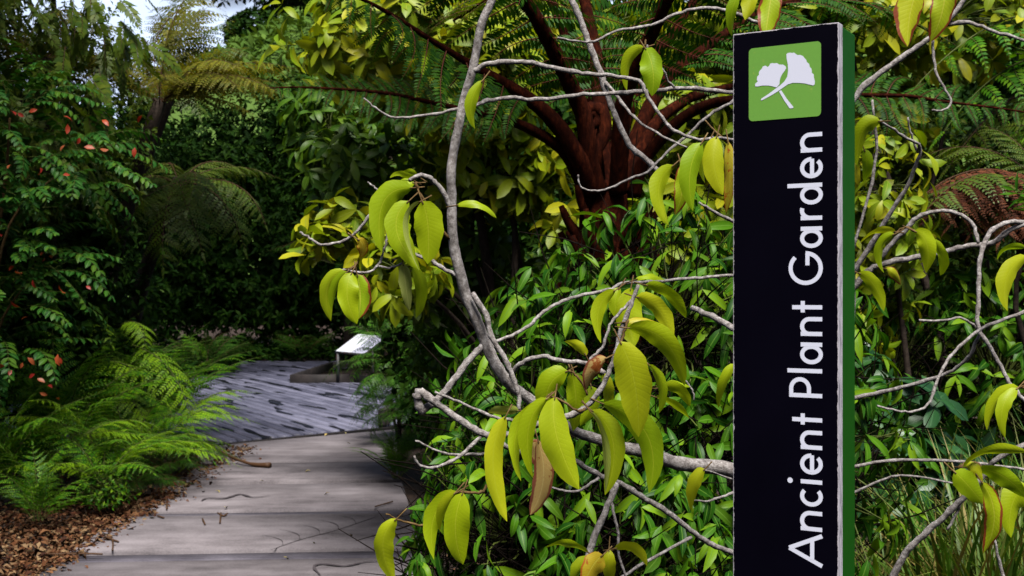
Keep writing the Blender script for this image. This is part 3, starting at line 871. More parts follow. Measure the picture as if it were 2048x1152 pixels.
def whorls(pts, nrm, per, droop=0.25, spread=(65, 16), size=(0.8, 1.15), upmix=0.6, jit=0.35, along=0.07):
    n = len(pts)
    ax = nrm + np.array((0, 0, upmix)) + RNG.normal(0, jit, (n, 3)); ax /= np.linalg.norm(ax, axis=1, keepdims=True)
    ref = np.where(np.abs(ax[:, 2:3]) > 0.9, np.array([[1., 0, 0]]), np.array([[0., 0, 1]]))
    u = np.cross(ax, ref); u /= np.linalg.norm(u, axis=1, keepdims=True); v = np.cross(ax, u)
    ph = (np.arange(per)[None] / per + RNG.random((n, 1))) * 2 * math.pi + RNG.normal(0, 0.3, (n, per))
    th = np.radians(RNG.normal(spread[0], spread[1], (n, per)))
    d = (np.cos(th)[..., None] * ax[:, None] + np.sin(th)[..., None] * (np.cos(ph)[..., None] * u[:, None] + np.sin(ph)[..., None] * v[:, None]))
    d[..., 2] -= droop * RNG.uniform(0.4, 1.6, (n, per))
    up = ax[:, None] + RNG.normal(0, 0.35, (n, per, 3))
    S = RNG.uniform(*size, (n, per))
    off = ax[:, None] * RNG.uniform(-along, along * 0.4, (n, per, 1))
    return frames(d.reshape(-1, 3), up.reshape(-1, 3), S.ravel(), (pts[:, None] + off).reshape(-1, 3))

def visible_first(mats, cell=22.0):
    """order leaves: those in frame, nearest of their picture cell first"""
    c = mats[:, :3, 3]
    x, y = project(c)
    inn = (x > -20) & (x < 2068) & (y > -20) & (y < 1172)
    key = (np.floor(x / cell) * 10000 + np.floor(y / cell)).astype(np.int64)
    order = np.lexsort((c[:, 1], key))
    rank = np.zeros(len(c), int)
    ks = key[order]; last = None; r = 0
    for i, o in enumerate(order):
        r = r + 1 if (i and ks[i] == ks[i - 1]) else 0
        rank[o] = r
    rank[~inn] += 100000
    return np.lexsort((c[:, 1], rank)), inn

def foliage(root, variants, mat, mats, name='leaf', nparts=300, rest='foliage', smooth_=True):
    idx = RNG.integers(len(variants), size=len(mats))
    order, inn = visible_first(mats)
    nparts = min(nparts, int(inn.sum()))
    sel, oth = order[:nparts], order[nparts:]
    mm = mat if isinstance(mat, list) else [mat]
    if nparts:
        mes = [to_mesh(v, name, mm, smooth_) for v in variants]
        for i in sel:
            link(name, mes[idx[i]], root, local(mats[i], root))
    if len(oth):
        a = merge(variants, mats[oth], idx[oth]); a.v -= np.array(root.location)
        tag(link(rest, to_mesh(a, rest, mm, smooth_), root), kind='stuff')

def stems(root, base, targets, r0, mat, name='branch', trunk=None, wob=0.08):
    """curved stems from the base of a plant into its lobes"""
    base = np.array(base, float); loc = np.array(root.location)
    for k, tp in enumerate(targets):
        tp = np.array(tp, float); L_ = np.linalg.norm(tp - base)
        m1 = base + (tp - base) * (0.12, 0.12, 0.42) + RNG.normal(0, wob * L_, 3) * (0.5, 0.5, 0.1)
        m2 = base + (tp - base) * (0.48, 0.48, 0.80) + RNG.normal(0, wob * L_, 3) * (0.6, 0.6, 0.3)
        pts = smooth([base, m1, m2, tp], 5)
        nm = trunk if (k == 0 and trunk) else name
        link(nm, to_mesh(tube(pts - loc, np.linspace(r0 * (1.0 if k == 0 else 0.6), r0 * 0.15, len(pts)), 7, 0.06), nm, mat), root)

# leaf variants ------------------------------------------------------
def lv(k, Ln, W, **kw):
    out = []
    for i in range(k):
        q = dict(kw); q['droop'] = kw.get('droop', 0.5) * (0.5 + i / max(1, k - 1)); q['twist'] = (-0.5 + i / max(1, k - 1)) * 0.7
        out.append(leaf_arr(Ln * (0.9 + 0.2 * ((i * 7) % 5) / 4), W, **q))
    return out
LV_GLOSSY = lv(6, 0.105, 0.027, n=5, a=0.65, b=0.85, fold=0.3, droop=0.9, wave=0.15)
LV_BROAD = lv(6, 0.15, 0.052, n=5, a=0.85, b=0.65, fold=0.25, droop=0.8, wave=0.12)
LV_ROUND = lv(5, 0.10, 0.05, n=4, a=0.6, b=0.6, fold=0.2, droop=0.5, wave=0.1)
LV_SMALL = lv(4, 0.075, 0.032, n=2, a=0.6, b=0.6, fold=0.3, droop=0.5)
LV_TINY = lv(3, 0.05, 0.022, n=2, a=0.6, b=0.6, fold=0.3, droop=0.4)
LV_STAR = lv(4, 0.07, 0.013, n=3, a=0.4, b=0.9, fold=0.3, droop=0.15)

# frond variants ------------------------------------------------------
rg = np.random.default_rng(3)
PINNA_FINE = [pinnate([diamond(0.5)], 11, h=0.02 + 0.05 * k, t0=0.03, ang=60, lmax=0.155, prof=(0.12, 0.75), droop=0.05, rad=0.006, jit=0.05, side=0.05 * (k - 1), rng=rg) for k in range(3)]
def fern_fronds(k, pairs, h, lmax, prof, droop, t0=0.1, ang=68, rad=0.006, skew=1.0):
    return [pinnate(PINNA_FINE, pairs, h=h * (0.75 + 0.25 * i), t0=t0, ang=ang, lmax=lmax, prof=prof, droop=droop + 0.1 * i, rad=rad, skew=skew, side=0.04 * (i - 1), rng=rg) for i in range(k)]
FR_FERN = fern_fronds(4, 11, 0.16, 0.34, (0.30, 0.75), 0.25)
FR_TREE = fern_fronds(4, 15, 0.14, 0.34, (0.40, 0.70), 0.35, t0=0.06, ang=72)
FR_NARROW = fern_fronds(3, 24, 0.18, 0.16, (0.30, 0.60), 0.15)
FR_SPRAY = [pinnate([diamond(0.42)], 12, h=0.05 * i, t0=0.08, ang=48, lmax=0.26, prof=(0.2, 0.6), droop=0.1, rad=0.007, rng=rg) for i in range(3)]
LEAFLET = [leaf_arr(1.0, 0.52, n=3, a=0.5, b=0.5, fold=0.15, droop=0.4), leaf_arr(1.0, 0.48, n=3, a=0.5, b=0.5, fold=0.3, droop=0.7)]
FR_PINN = [pinnate(LEAFLET, 9, h=0.05 + 0.05 * i, t0=0.14, ang=68, lmax=0.17, prof=(0.15, 0.28), droop=0.12, rad=0.005, jit=0.14, rng=rg) for i in range(4)]

def frond_meshes(vs, name, mat, rach):
    return [to_mesh(v, name, [MAT[mat], MAT[rach]]) for v in vs]

# ------------------------------------------------------------------ foreground magnolia with lime-green drooping leaves
mag_base = np.array((0.70, 2.62, 0.0))
mag = thing('magnolia_tree', 'sparse tree with grey crooked branches and large drooping lime-green leaves behind the totem sign', 'tree', mag_base)
def br(pts, r, d, name='branch', mat='bark', sides=8):
    """branch traced as photo pixels; r in pixels (start, end); d depth (start, end)"""
    n = len(pts)
    ds = np.linspace(d[0], d[1], n)
    w = np.array([P(x, y, q) for (x, y), q in zip(pts, ds)])
    s = smooth(w, 5)
    m = len(s)
    s += RNG.normal(0, 0.0007, s.shape) * np.array((1, 1.5, 1))
    rr_ = 0.80 * np.linspace(r[0], r[1], m) * np.linspace(d[0], d[1], m) / FPX * (1 + 0.08 * RNG.uniform(-1, 1, m))
    kn = RNG.random(m) < 0.10
    rr_[kn] *= 1.22
    return link(name, to_mesh(tube(s - mag_base, rr_, sides, 0.08), name, MAT[mat]), mag)
trunk_pts = [mag_base + (0, 0, -0.03), mag_base + (0.01, 0.0, 0.5), P(1640, 1040, 2.58), P(1560, 975, 2.55), P(1464, 940, 2.52), P(1389, 931, 2.50), P(1344, 924, 2.48), P(1291, 904, 2.46), P(1247, 895, 2.45), P(1184, 875, 2.44),
             P(1149, 862, 2.43), P(1100, 828, 2.42), P(1055, 795, 2.42), P(1022, 771, 2.41), P(1002, 746, 2.40), P(982, 711, 2.40), P(967, 676, 2.40), P(952, 636, 2.39), P(932, 591, 2.39), P(919, 540, 2.38),
             P(909, 500, 2.38), P(904, 450, 2.37), P(904, 400, 2.37), P(902, 350, 2.36), P(907, 305, 2.36), P(919, 245, 2.35), P(927, 200, 2.35), P(944, 145, 2.34), P(952, 105, 2.34), P(964, 45, 2.33), P(984, 0, 2.33), P(1000, -70, 2.33), P(1012, -150, 2.35)]
tp = smooth(trunk_pts, 4)
rad = np.interp(np.linspace(0, 1, len(tp)), [0, 0.1, 0.3, 0.45, 0.7, 1], [0.024, 0.017, 0.0105, 0.0115, 0.0095, 0.0070]) * (1 + 0.05 * RNG.uniform(-1, 1, len(tp)))
link('trunk', to_mesh(tube(tp - mag_base, rad, 12, 0.05), 'trunk', MAT['bark']), mag)
# a second leader rising behind the sign carries the branches to the right of it
lead = [mag_base + (0.01, 0.0, 0.45), P(1650, 900, 2.60), P(1690, 700, 2.55), P(1700, 560, 2.52), P(1690, 400, 2.5), P(1690, 230, 2.45)]
ls = smooth(lead, 6)
link('trunk', to_mesh(tube(ls - mag_base, np.linspace(0.018, 0.007, len(ls)), 10, 0.06), 'trunk', MAT['bark']), mag)
BR = [
 ([(945,586),(972,631),(982,671),(1012,721),(1026,756),(1037,787),(1039,822)], (8,5), (2.37,2.36)),
 ([(967,688),(935,724),(909,758),(887,787),(864,807),(845,823)], (9,9), (2.40,2.36)),
 ([(838,778),(836,800),(843,826)], (11,11), (2.35,2.36)),
 ([(840,782),(878,811),(931,847),(971,869),(1011,869),(1069,851),(1140,831),(1171,815),(1193,791),(1215,751),(1229,715),(1240,667),(1262,610),(1276,570)], (10,5), (2.35,2.30)),
 ([(968,868),(989,880),(1015,895),(1051,907),(1095,920),(1149,922),(1175,938),(1220,960),(1247,971),(1291,998),(1344,1031),(1389,1067),(1424,1089),(1470,1108)], (7,7), (2.34,2.55)),
 ([(1233,967),(1211,1022),(1184,1089),(1168,1170)], (8,10), (2.44,2.40)),
 ([(1022,752),(1029,738),(1051,722),(1087,713),(1122,722),(1175,727),(1210,746)], (6,6), (2.40,2.32)),
 ([(831,880),(864,898),(909,909),(971,907)], (2.5,4), (2.30,2.36)),
 ([(965,869),(931,902),(900,924),(864,936),(838,929),(828,912)], (5,3), (2.34,2.28)),
 ([(869,784),(918,804),(980,831),(1030,842)], (3,4.5), (2.33,2.38)),
 ([(1096,973),(1131,982),(1162,980),(1198,956)], (2.5,4), (2.40,2.42)),
 ([(1222,1000),(1227,1027),(1236,1067),(1238,1111),(1255,1160)], (4,3), (2.43,2.40)),
 ([(1235,1160),(1291,1124),(1384,1073)], (4,4), (2.44,2.52)),
 ([(940,150),(957,137),(982,127),(1024,124),(1074,127),(1124,140),(1174,147),(1224,152),(1279,162),(1294,192),(1324,235),(1349,262),(1404,282)], (7,4), (2.34,2.30)),
 ([(917,217),(947,212),(977,202),(1024,195),(1054,200),(1104,197),(1154,190),(1224,187),(1299,182),(1374,177),(1475,186)], (5,5.5), (2.35,2.5)),
 ([(917,217),(862,230),(792,235),(757,220),(727,195)], (4,2), (2.35,2.32)),
 ([(1114,75),(1149,82),(1189,82),(1234,62),(1304,50),(1354,27),(1404,17),(1454,22),(1520,46)], (2.5,5), (2.4,2.5)),
 ([(1141,-5),(1161,40),(1179,90),(1199,140),(1214,190),(1234,240),(1259,290),(1294,320),(1320,345)], (8,7), (2.6,2.55)),
 ([(1212,165),(1244,205),(1274,240),(1324,272),(1374,295)], (4.5,2.5), (2.57,2.45)),
 ([(1156,350),(1161,372),(1189,382),(1224,375),(1264,355),(1294,345),(1324,315),(1374,270),(1419,230),(1470,200)], (2,4), (2.5,2.55)),
 ([(900,420),(891,392),(872,367),(854,353),(835,351),(819,361)], (7,5), (2.37,2.33)),
 ([(785,367),(766,392),(754,414),(735,436),(716,461),(694,479),(669,487),(641,489),(619,476),(600,464)], (4.5,3), (2.40,2.42)),
 ([(766,389),(747,373),(736,364)], (3,2), (2.40,2.41)),
 ([(772,440),(775,476),(766,501),(760,523),(747,539),(729,545),(701,542),(685,539)], (3,3), (2.36,2.32)),
 ([(758,532),(779,536),(807,526)], (3,2.5), (2.34,2.33)),
 ([(754,410),(779,448),(819,501),(860,520),(885,536),(917,553)], (4,5.5), (2.40,2.38)),
 ([(1000,735),(985,690),(1024,671),(1059,651),(1089,623),(1124,603),(1174,588),(1224,578),(1244,567),(1324,562),(1404,555),(1470,551)], (5,4), (2.40,2.55)),
 ([(1384,616),(1424,633),(1475,660)], (7,9), (2.7,2.62)),
 ([(1205,745),(1180,722),(1204,696),(1219,651),(1239,626),(1262,600)], (4,4), (2.32,2.32)),
 ([(1388,800),(1384,780),(1370,760)], (2,2), (2.5,2.5)),
 ([(1470,984),(1440,995),(1412,1003),(1384,1000)], (4,2), (2.5,2.45)),
 ([(1470,960),(1410,940)], (2.5,2), (2.52,2.46)),
 ([(1400,280),(1440,276),(1475,280)], (4,4), (2.3,2.45)),
 ([(1293,90),(1300,118),(1325,138),(1335,160),(1350,175)], (2.5,3), (2.42,2.47)),
 ([(1470,445),(1430,425),(1398,405)], (5,3), (2.6,2.55)),
 # right of the sign
 ([(1690,240),(1713,190),(1761,145),(1816,107),(1861,75),(1906,30),(1945,-25)], (8,6), (2.45,2.40)),
 ([(1890,50),(1936,45),(1986,62),(2060,84)], (5,4), (2.42,2.35)),
 ([(1866,80),(1871,140),(1891,180),(1903,205),(1886,220),(1863,220)], (3.5,2.5), (2.43,2.40)),
 ([(1690,575),(1716,530),(1751,475),(1781,425),(1816,370),(1831,330),(1841,295),(1806,272),(1761,242)], (7,3), (2.52,2.35)),
 ([(1836,305),(1822,270),(1815,235)], (3,2), (2.40,2.38)),
 ([(1695,590),(1731,547),(1761,530),(1816,517),(1886,505),(1936,492),(1986,485),(2016,462),(2070,440)], (8,6), (2.52,2.45)),
 ([(1760,520),(1776,495),(1806,465),(1836,435),(1876,422),(1916,427),(1946,450),(1956,486)], (6,4.5), (2.5,2.42)),
 ([(2060,450),(2026,442),(1986,460),(1966,495),(1958,540),(1957,606),(1958,656),(1981,696),(2006,741),(2026,776),(2060,812)], (6,5), (2.46,2.35)),
 ([(2060,620),(2001,641),(1966,656),(1926,686),(1896,721),(1876,756),(1861,801),(1836,821),(1801,823),(1756,813)], (5,2.5), (2.35,2.28)),
 ([(1960,668),(1936,716),(1896,746),(1836,766),(1776,781),(1695,800)], (4,6), (2.40,2.57)),
 ([(1838,641),(1886,641),(1926,636),(1960,664)], (3,3), (2.37,2.40)),
 ([(1780,1165),(1811,1106),(1846,1071),(1886,1036),(1926,996),(1971,946),(1996,916),(2060,885)], (9,7), (2.45,2.30)),
 ([(1690,936),(1786,921),(1886,921),(1986,931),(2060,940)], (4.5,3), (2.6,2.5)),
 ([(1690,995),(1761,961),(1816,951),(1906,966)], (4,2.5), (2.6,2.5)),
 ([(1926,996),(1910,1030),(1895,1060)], (4,3), (2.38,2.38)),
 ([(2010,1170),(1998,1120),(1990,1080)], (5,3), (2.5,2.5)),
 ([(1700,520),(1750,330),(1745,200)], (4,3), (2.54,2.5)),
]
for pts, r, d in BR:
    br(pts, r, d)
TW = [([(829,364),(841,389),(857,417),(872,448),(899,476)], (4,4.5), (2.33,2.37)), ([(1095,790),(1130,805),(1155,822),(1172,817)], (3,4), (2.29,2.31)),
      ([(1137,742),(1150,748),(1165,768),(1175,790)], (3,3), (2.30,2.31)), ([(1240,690),(1250,660),(1256,640)], (4,3), (2.29,2.30)),
      ([(772,1028),(800,1040),(838,1050),(878,1050)], (2,4), (2.25,2.30)), ([(878,1050),(905,990),(930,985),(962,985),(975,970)], (4,4), (2.30,2.34)),
      ([(1205,1110),(1228,1098),(1240,1090)], (3,3), (2.38,2.40)), ([(1290,92),(1291,80)], (3,2), (2.42,2.42)),
      ([(1455,284),(1430,262),(1410,240)], (3,2), (2.40,2.42)), ([(2050,774),(2030,776)], (3,3), (2.33,2.33)),
      ([(1968,935),(1940,925),(1915,935)], (5,4), (2.32,2.30)), ([(1790,466),(1810,455),(1830,462)], (3,3), (2.42,2.40))]
for pts, r, d in TW:
    br(pts, r, d, 'twig', 'twig', 6)

def hero_leaf(b, c, t, w, d, roll, kind='hero', fold=0.24):
    b, c, t = np.array(b, float), np.array(c, float), np.array(t, float)
    cc = c + 0.55 * (c - (b + t) / 2)
    n, cols = 14, 6
    tt = np.linspace(0, 1, n + 1)
    dd = d + np.array([0.0, RNG.uniform(-0.03, 0.0), RNG.uniform(-0.015, 0.03)])
    W3 = [P(b[0], b[1], dd[0]), P(cc[0], cc[1], dd[1]), P(t[0], t[1], dd[2])]
    sp = np.outer((1 - tt) ** 2, W3[0]) + np.outer(2 * tt * (1 - tt), W3[1]) + np.outer(tt ** 2, W3[2])
    tan = np.gradient(sp, axis=0); tan /= np.linalg.norm(tan, axis=1, keepdims=True)
    a_, b_ = RNG.uniform(0.5, 0.62), RNG.uniform(0.62, 0.78)
    pk = a_ / (a_ + b_)
    prof = np.maximum(tt ** a_ * (1 - tt) ** b_ / (pk ** a_ * (1 - pk) ** b_), 0.02)
    hw = prof * w * d / FPX / 2
    ph = RNG.uniform(0, 6); asy = RNG.uniform(0.88, 1.12); k2 = RNG.uniform(0.4, 1.4); cup = RNG.uniform(0.6, 1.6); nick = RNG.uniform(0.02, 0.07)
    V, U = [], []
    for i in range(n + 1):
        q = np.array((tan[i][2], 0, -tan[i][0])); q = unit(q) if np.linalg.norm(q) > 1e-6 else np.array((1., 0, 0))
        dep = np.cross(tan[i], q)
        if dep[1] > 0: dep = -dep                       # towards the viewer
        rl = math.radians(roll) + 0.35 * (tt[i] - 0.5)
        q2 = q * math.cos(rl) + dep * math.sin(rl); n2 = dep * math.cos(rl) - q * math.sin(rl)
        for v in np.linspace(-1, 1, cols + 1):
            bend = abs(v) ** 1.5 * math.sin(fold) * hw[i] * cup
            wv = 0.2 * k2 * hw[i] * math.sin((6 + 3 * k2) * tt[i] + ph + 1.5 * v) * v * v; es = (asy if v > 0 else 2 - asy) * (1 + nick * math.sin(23 * tt[i] + 3 * ph + v))
            V.append(sp[i] + q2 * v * es * hw[i] * math.cos(fold * 0.8) - n2 * (bend + wv))
            U.append((tt[i], (v + 1) / 2))
    cN = cols + 1
    F = [(i * cN + k, (i + 1) * cN + k, (i + 1) * cN + k + 1, i * cN + k + 1) for i in range(n) for k in range(cols)]
    A = Arr(np.array(V), F, U)
    st = sp[0] - tan[0] * 0.022 + np.array((0, 0.006, 0.003))
    A = join([A, tube(smooth([st, sp[0], sp[0] + tan[0] * 0.006], 2), 0.0014, 5, mi=1)])
    A.v -= mag_base
    o = link('leaf', to_mesh(A, 'leaf', [MAT[kind], MAT['twig']]), mag)
    if kind == 'hero_pink': o['label'] = 'withered pinkish brown leaf'
    if kind == 'hero_red': o['label'] = 'lime leaf with dry red brown margin'
    if kind == 'hero_orange': o['label'] = 'yellow leaf with orange spots'
HL = [
 ((826,376),(758,395),(764,506),46,2.33,12,'hero'), ((830,366),(795,372),(795,420),34,2.36,-25,'hero'), ((818,402),(782,455),(840,540),52,2.31,10,'hero'),
 ((843,402),(803,440),(838,541),17,2.29,58,'hero_pale'), ((844,402),(858,450),(855,528),60,2.27,-4,'hero'), ((806,526),(812,575),(819,622),27,2.32,20,'hero_pale'),
 ((822,530),(846,575),(832,636),27,2.34,-15,'hero'), ((690,541),(648,570),(662,642),34,2.31,18,'hero'), ((696,543),(668,572),(664,618),22,2.29,40,'hero'),
 ((704,545),(690,590),(714,648),44,2.27,6,'hero'), ((714,548),(722,590),(717,638),46,2.30,-10,'hero_red'), ((714,478),(728,490),(722,516),24,2.40,0,'hero_orange'),
 ((912,411),(958,405),(993,436),18,2.32,35,'hero'), ((966,160),(938,205),(950,258),26,2.30,25,'hero'), ((826,360),(800,345),(780,356),15,2.36,45,'hero'),
 ((836,353),(818,343),(798,350),15,2.40,45,'hero'), ((1290,95),(1252,115),(1254,182),27,2.43,30,'hero'), ((1290,96),(1308,135),(1304,192),46,2.40,-6,'hero'),
 ((1404,285),(1376,340),(1386,422),42,2.29,8,'hero'), ((1434,272),(1424,325),(1446,390),43,2.30,-5,'hero'), ((1348,330),(1310,375),(1337,450),36,2.42,20,'hero'),
 ((1362,330),(1368,375),(1350,430),36,2.38,0,'hero_red'), ((1418,283),(1402,320),(1410,366),20,2.33,40,'hero'), ((1456,282),(1462,350),(1452,426),24,2.36,-30,'hero_orange'),
 ((1482,-20),(1462,20),(1464,72),24,2.42,20,'hero'), ((1498,-30),(1502,0),(1490,40),32,2.44,0,'hero'), ((1548,-40),(1538,20),(1530,74),46,2.40,-8,'hero_red'),
 ((1848,-50),(1820,15),(1815,93),56,2.20,6,'hero_red'), ((1888,-50),(1890,15),(1860,84),48,2.22,-10,'hero_red'), ((1762,243),(1722,255),(1714,332),38,2.33,20,'hero'),
 ((1728,298),(1736,330),(1727,364),22,2.36,-20,'hero'), ((1790,468),(1756,490),(1768,546),25,2.40,30,'hero'), ((1828,462),(1858,485),(1852,546),36,2.36,-10,'hero'),
 ((1862,478),(1890,515),(1880,551),22,2.38,-35,'hero'), ((1792,464),(1752,460),(1720,487),18,2.42,50,'hero'), ((1716,546),(1750,566),(1768,622),27,2.40,-20,'hero'),
 ((1770,538),(1790,545),(1802,570),20,2.44,0,'hero_red'), ((2052,496),(2015,494),(1995,520),19,2.28,45,'hero'), ((2055,512),(2008,550),(2015,622),38,2.28,10,'hero'),
 ((2038,775),(1988,795),(1974,860),30,2.32,15,'hero'), ((2036,776),(2000,812),(2010,876),28,2.30,-15,'hero'), ((2055,905),(1975,898),(1926,936),28,2.26,40,'hero'),
 ((1908,943),(1935,968),(1966,1008),46,2.24,-5,'hero'), ((1962,962),(1996,1030),(1966,1107),36,2.27,-10,'hero_red'), ((1928,935),(1950,936),(1966,962),26,2.29,0,'hero'),
 ((1956,938),(2010,950),(2052,996),38,2.30,-20,'hero'), ((2055,970),(2020,1005),(2022,1075),54,2.40,10,'hero'),
 ((1240,683),(1272,760),(1277,874),72,2.20,0,'hero'), ((1254,656),(1335,672),(1369,771),46,2.25,-18,'hero'), ((1252,644),(1300,638),(1332,668),20,2.30,50,'hero_orange'),
 ((1296,728),(1328,770),(1318,826),24,2.26,-40,'hero'), ((1110,794),(1108,870),(1158,979),62,2.22,4,'hero'), ((1096,796),(1050,850),(1066,956),36,2.25,22,'hero'),
 ((1086,800),(1024,860),(1042,962),32,2.28,26,'hero'), ((1136,742),(1092,770),(1096,836),50,2.33,12,'hero'), ((1142,744),(1154,795),(1146,862),44,2.35,-8,'hero'),
 ((1012,832),(978,920),(1014,1043),40,2.28,14,'hero'), ((1038,822),(1008,820),(976,826),24,2.32,30,'hero_pale'), ((1076,880),(1092,960),(1060,1030),42,2.31,-8,'hero_pink'),
 ((1062,878),(1082,915),(1088,950),36,2.33,0,'hero_pink'), ((1182,820),(1236,880),(1210,990),46,2.27,-18,'hero'), ((1180,822),(1214,880),(1210,986),20,2.25,-50,'hero_pale'),
 ((1202,806),(1306,860),(1298,986),54,2.31,-14,'hero'), ((1214,716),(1186,732),(1172,781),32,2.24,10,'hero_pink'), ((1172,712),(1158,692),(1129,683),22,2.30,25,'hero'),
 ((1322,776),(1358,775),(1380,813),26,2.36,-25,'hero'), ((1324,770),(1352,764),(1381,774),16,2.40,40,'hero'), ((1310,794),(1345,805),(1378,836),19,2.34,-40,'hero'),
 ((1232,580),(1192,615),(1202,686),30,2.34,20,'hero'), ((1262,575),(1254,630),(1270,692),54,2.36,0,'hero'), ((1272,594),(1322,615),(1343,684),36,2.32,-20,'hero'),
 ((1290,570),(1340,585),(1372,636),28,2.34,-28,'hero'), ((1182,772),(1184,808),(1160,852),34,2.36,15,'hero'), ((916,984),(862,1025),(868,1119),38,2.27,18,'hero'),
 ((926,985),(906,1055),(926,1129),54,2.23,-2,'hero'), ((912,984),(886,1015),(880,1062),26,2.25,35,'hero'), ((794,1037),(758,1085),(790,1165),40,2.16,8,'hero'),
 ((1410,938),(1386,965),(1383,1022),30,2.42,14,'hero'), ((1470,728),(1446,762),(1437,816),24,2.40,20,'hero'), ((1178,1106),(1134,1084),(1090,1096),20,2.36,40,'hero'),
 ((1206,1110),(1185,1130),(1166,1172),46,2.30,10,'hero_orange'), ((1218,1098),(1216,1135),(1224,1172),28,2.34,0,'hero'), ((1228,1098),(1270,1092),(1294,1132),26,2.36,-25,'hero'),
 ((1182,1116),(1156,1135),(1146,1172),27,2.34,15,'hero'), ((1270,560),(1300,550),(1330,560),16,2.38,45,'hero'), ((1240,575),(1228,600),(1236,640),26,2.40,0,'hero'),
 ((1205,745),(1218,780),(1212,815),26,2.36,-25,'hero'), ((1150,750),(1165,800),(1150,850),30,2.38,0,'hero'),
]
for h in HL:
    hero_leaf(*h)

# ------------------------------------------------------------------ large tree fern with red-brown stalks
KF = P(1218, 400, 4.6)
kf = thing('tree_fern', 'large tree fern with a fan of thick red-brown stalks rising from a stout crown', 'tree fern', (KF[0], KF[1], 0.0))
kloc = np.array(kf.location)
tz = np.linspace(0, 1, 12)
tpts = np.array([(KF[0] + 0.02 * math.sin(5 * t), KF[1] + 0.02 * math.cos(4 * t), KF[2] * t + 0.02) for t in tz])
link('trunk', to_mesh(tube(tpts - kloc, 0.135 - 0.045 * tz ** 4 + 0.03 * (1 - tz), 16, 0.14), 'trunk', MAT['stipe']), kf)
PL_K = [leaf_arr(1.0, 0.32, n=2, cols=2, a=0.35, b=0.5, fold=0.2, droop=0.25 + 0.2 * i) for i in range(2)]
PINNA_K = [pinnate(PL_K, 21, h=0.03 + 0.03 * i, t0=0.05, ang=78, lmax=0.155, prof=(0.12, 0.55), droop=0.05, rad=0.009, jit=0.06, side=0.05 * (i - 1), rng=rg) for i in range(4)]
PK = [to_mesh(a, 'pinna', [MAT['fern_dark'], MAT['rachis_red']]) for a in PINNA_K]
PKO = [to_mesh(a, 'pinna', [MAT['fern_olive'], MAT['rachis_red']]) for a in PINNA_K]
def big_frond(pix, d, r, t0, plen, meshes, droop=0.55, step=0.075, extra=None, mat='stipe', tilt=(0, 0, 1)):
    n = len(pix)
    ds = np.linspace(0, 1, n)
    ds = np.interp(ds, np.linspace(0, 1, len(d)), d)
    w = [P(x, y, q) for (x, y), q in zip(pix, ds)]
    if extra is not None:
        w += [w[-1] + np.array(e) for e in extra]
    s = smooth(w, 6); m = len(s)
    seg = np.concatenate([[0], np.cumsum(np.linalg.norm(np.diff(s, axis=0), axis=1))]); L_ = seg[-1]
    rr_ = 0.95 * np.interp(seg / L_, [0, 0.25, 0.6, 1], [r[0], r[0] * 0.8, r[1], r[1] * 0.3])
    root_pt = np.array(s[0])
    f = link('frond', to_mesh(tube(s - root_pt, rr_, 10, 0.05), 'frond', MAT[mat]), kf, local(T(root_pt), kf))
    tan = np.gradient(s, axis=0)
    k = 0
    for q in np.arange(L_ * t0, L_ * 0.99, step):
        p = np.array([np.interp(q, seg, s[:, j]) for j in range(3)]); tg = unit([np.interp(q, seg, tan[:, j]) for j in range(3)])
        sd = np.cross(tg, tilt)
        sd = unit(sd) if np.linalg.norm(sd) > 0.15 else unit(np.cross(tg, (0, 1, 0.2)))
        up = np.cross(sd, tg)
        u = (q / L_ - t0) / (1 - t0)
        ln = plen * max(0.15, min(1.0, 0.55 + 1.5 * u)) * max(0.12, (1 - u)) ** 0.55
        for sg in (-1, 1):
            dr = sd * sg * 0.9 + tg * 0.32 - np.array((0, 0, 1)) * (droop + RNG.normal(0, 0.08)) + RNG.normal(0, 0.05, 3)
            M = frame(dr, up + RNG.normal(0, 0.1, 3), ln * RNG.uniform(0.9, 1.08), p - root_pt)
            link('pinna', meshes[(k + (sg > 0)) % 4], f, M)
        k += 1
cd = 4.6
big_frond([(1170,385),(1154,350),(1124,300),(1074,265),(1024,243),(992,235),(862,205),(762,185),(612,175),(540,176)], (4.55,4.4,4.2,4.0), (0.026,0.008), 0.38, 0.22, PK, 0.25, 0.038, tilt=(0, -0.75, 0.65))
big_frond([(1185,385),(1164,330),(1114,250),(1054,195),(952,135),(862,80),(792,35),(727,0),(640,-30)], (4.5,4.3,4.0), (0.040,0.012), 0.36, 0.46, PK, 0.75, 0.08, tilt=(0, -0.5, 0.85))
big_frond([(1195,385),(1179,320),(1169,240),(1150,190),(1099,85),(1049,0),(985,-70)], (4.5,4.4,4.1), (0.040,0.014), 0.22, 0.5, PK, 0.55, 0.085, [(-0.25, -0.1, 0.12), (-0.6, -0.2, 0.16), (-1.0, -0.3, 0.1)])
big_frond([(1212,385),(1204,320),(1200,200),(1189,100),(1169,0),(1150,-90)], (4.6,4.8,5.0), (0.040,0.015), 0.22, 0.5, PK, 0.5, 0.085, [(-0.05, 0.15, 0.2), (-0.1, 0.45, 0.3), (-0.2, 0.9, 0.3)])
big_frond([(1235,385),(1239,320),(1244,225),(1264,150),(1304,65),(1334,0),(1380,-70)], (4.5,4.35,4.1), (0.038,0.014), 0.22, 0.5, PK, 0.55, 0.085, [(0.2, -0.1, 0.12), (0.5, -0.2, 0.16), (0.95, -0.3, 0.1)])
big_frond([(1250,388),(1259,325),(1294,225),(1344,150),(1414,95),(1484,45),(1560,10)], (4.6,4.8,5.1), (0.036,0.012), 0.26, 0.46, PK, 0.5, 0.08, [(0.2, 0.1, 0.05), (0.5, 0.2, 0.03), (0.8, 0.3, -0.08)])
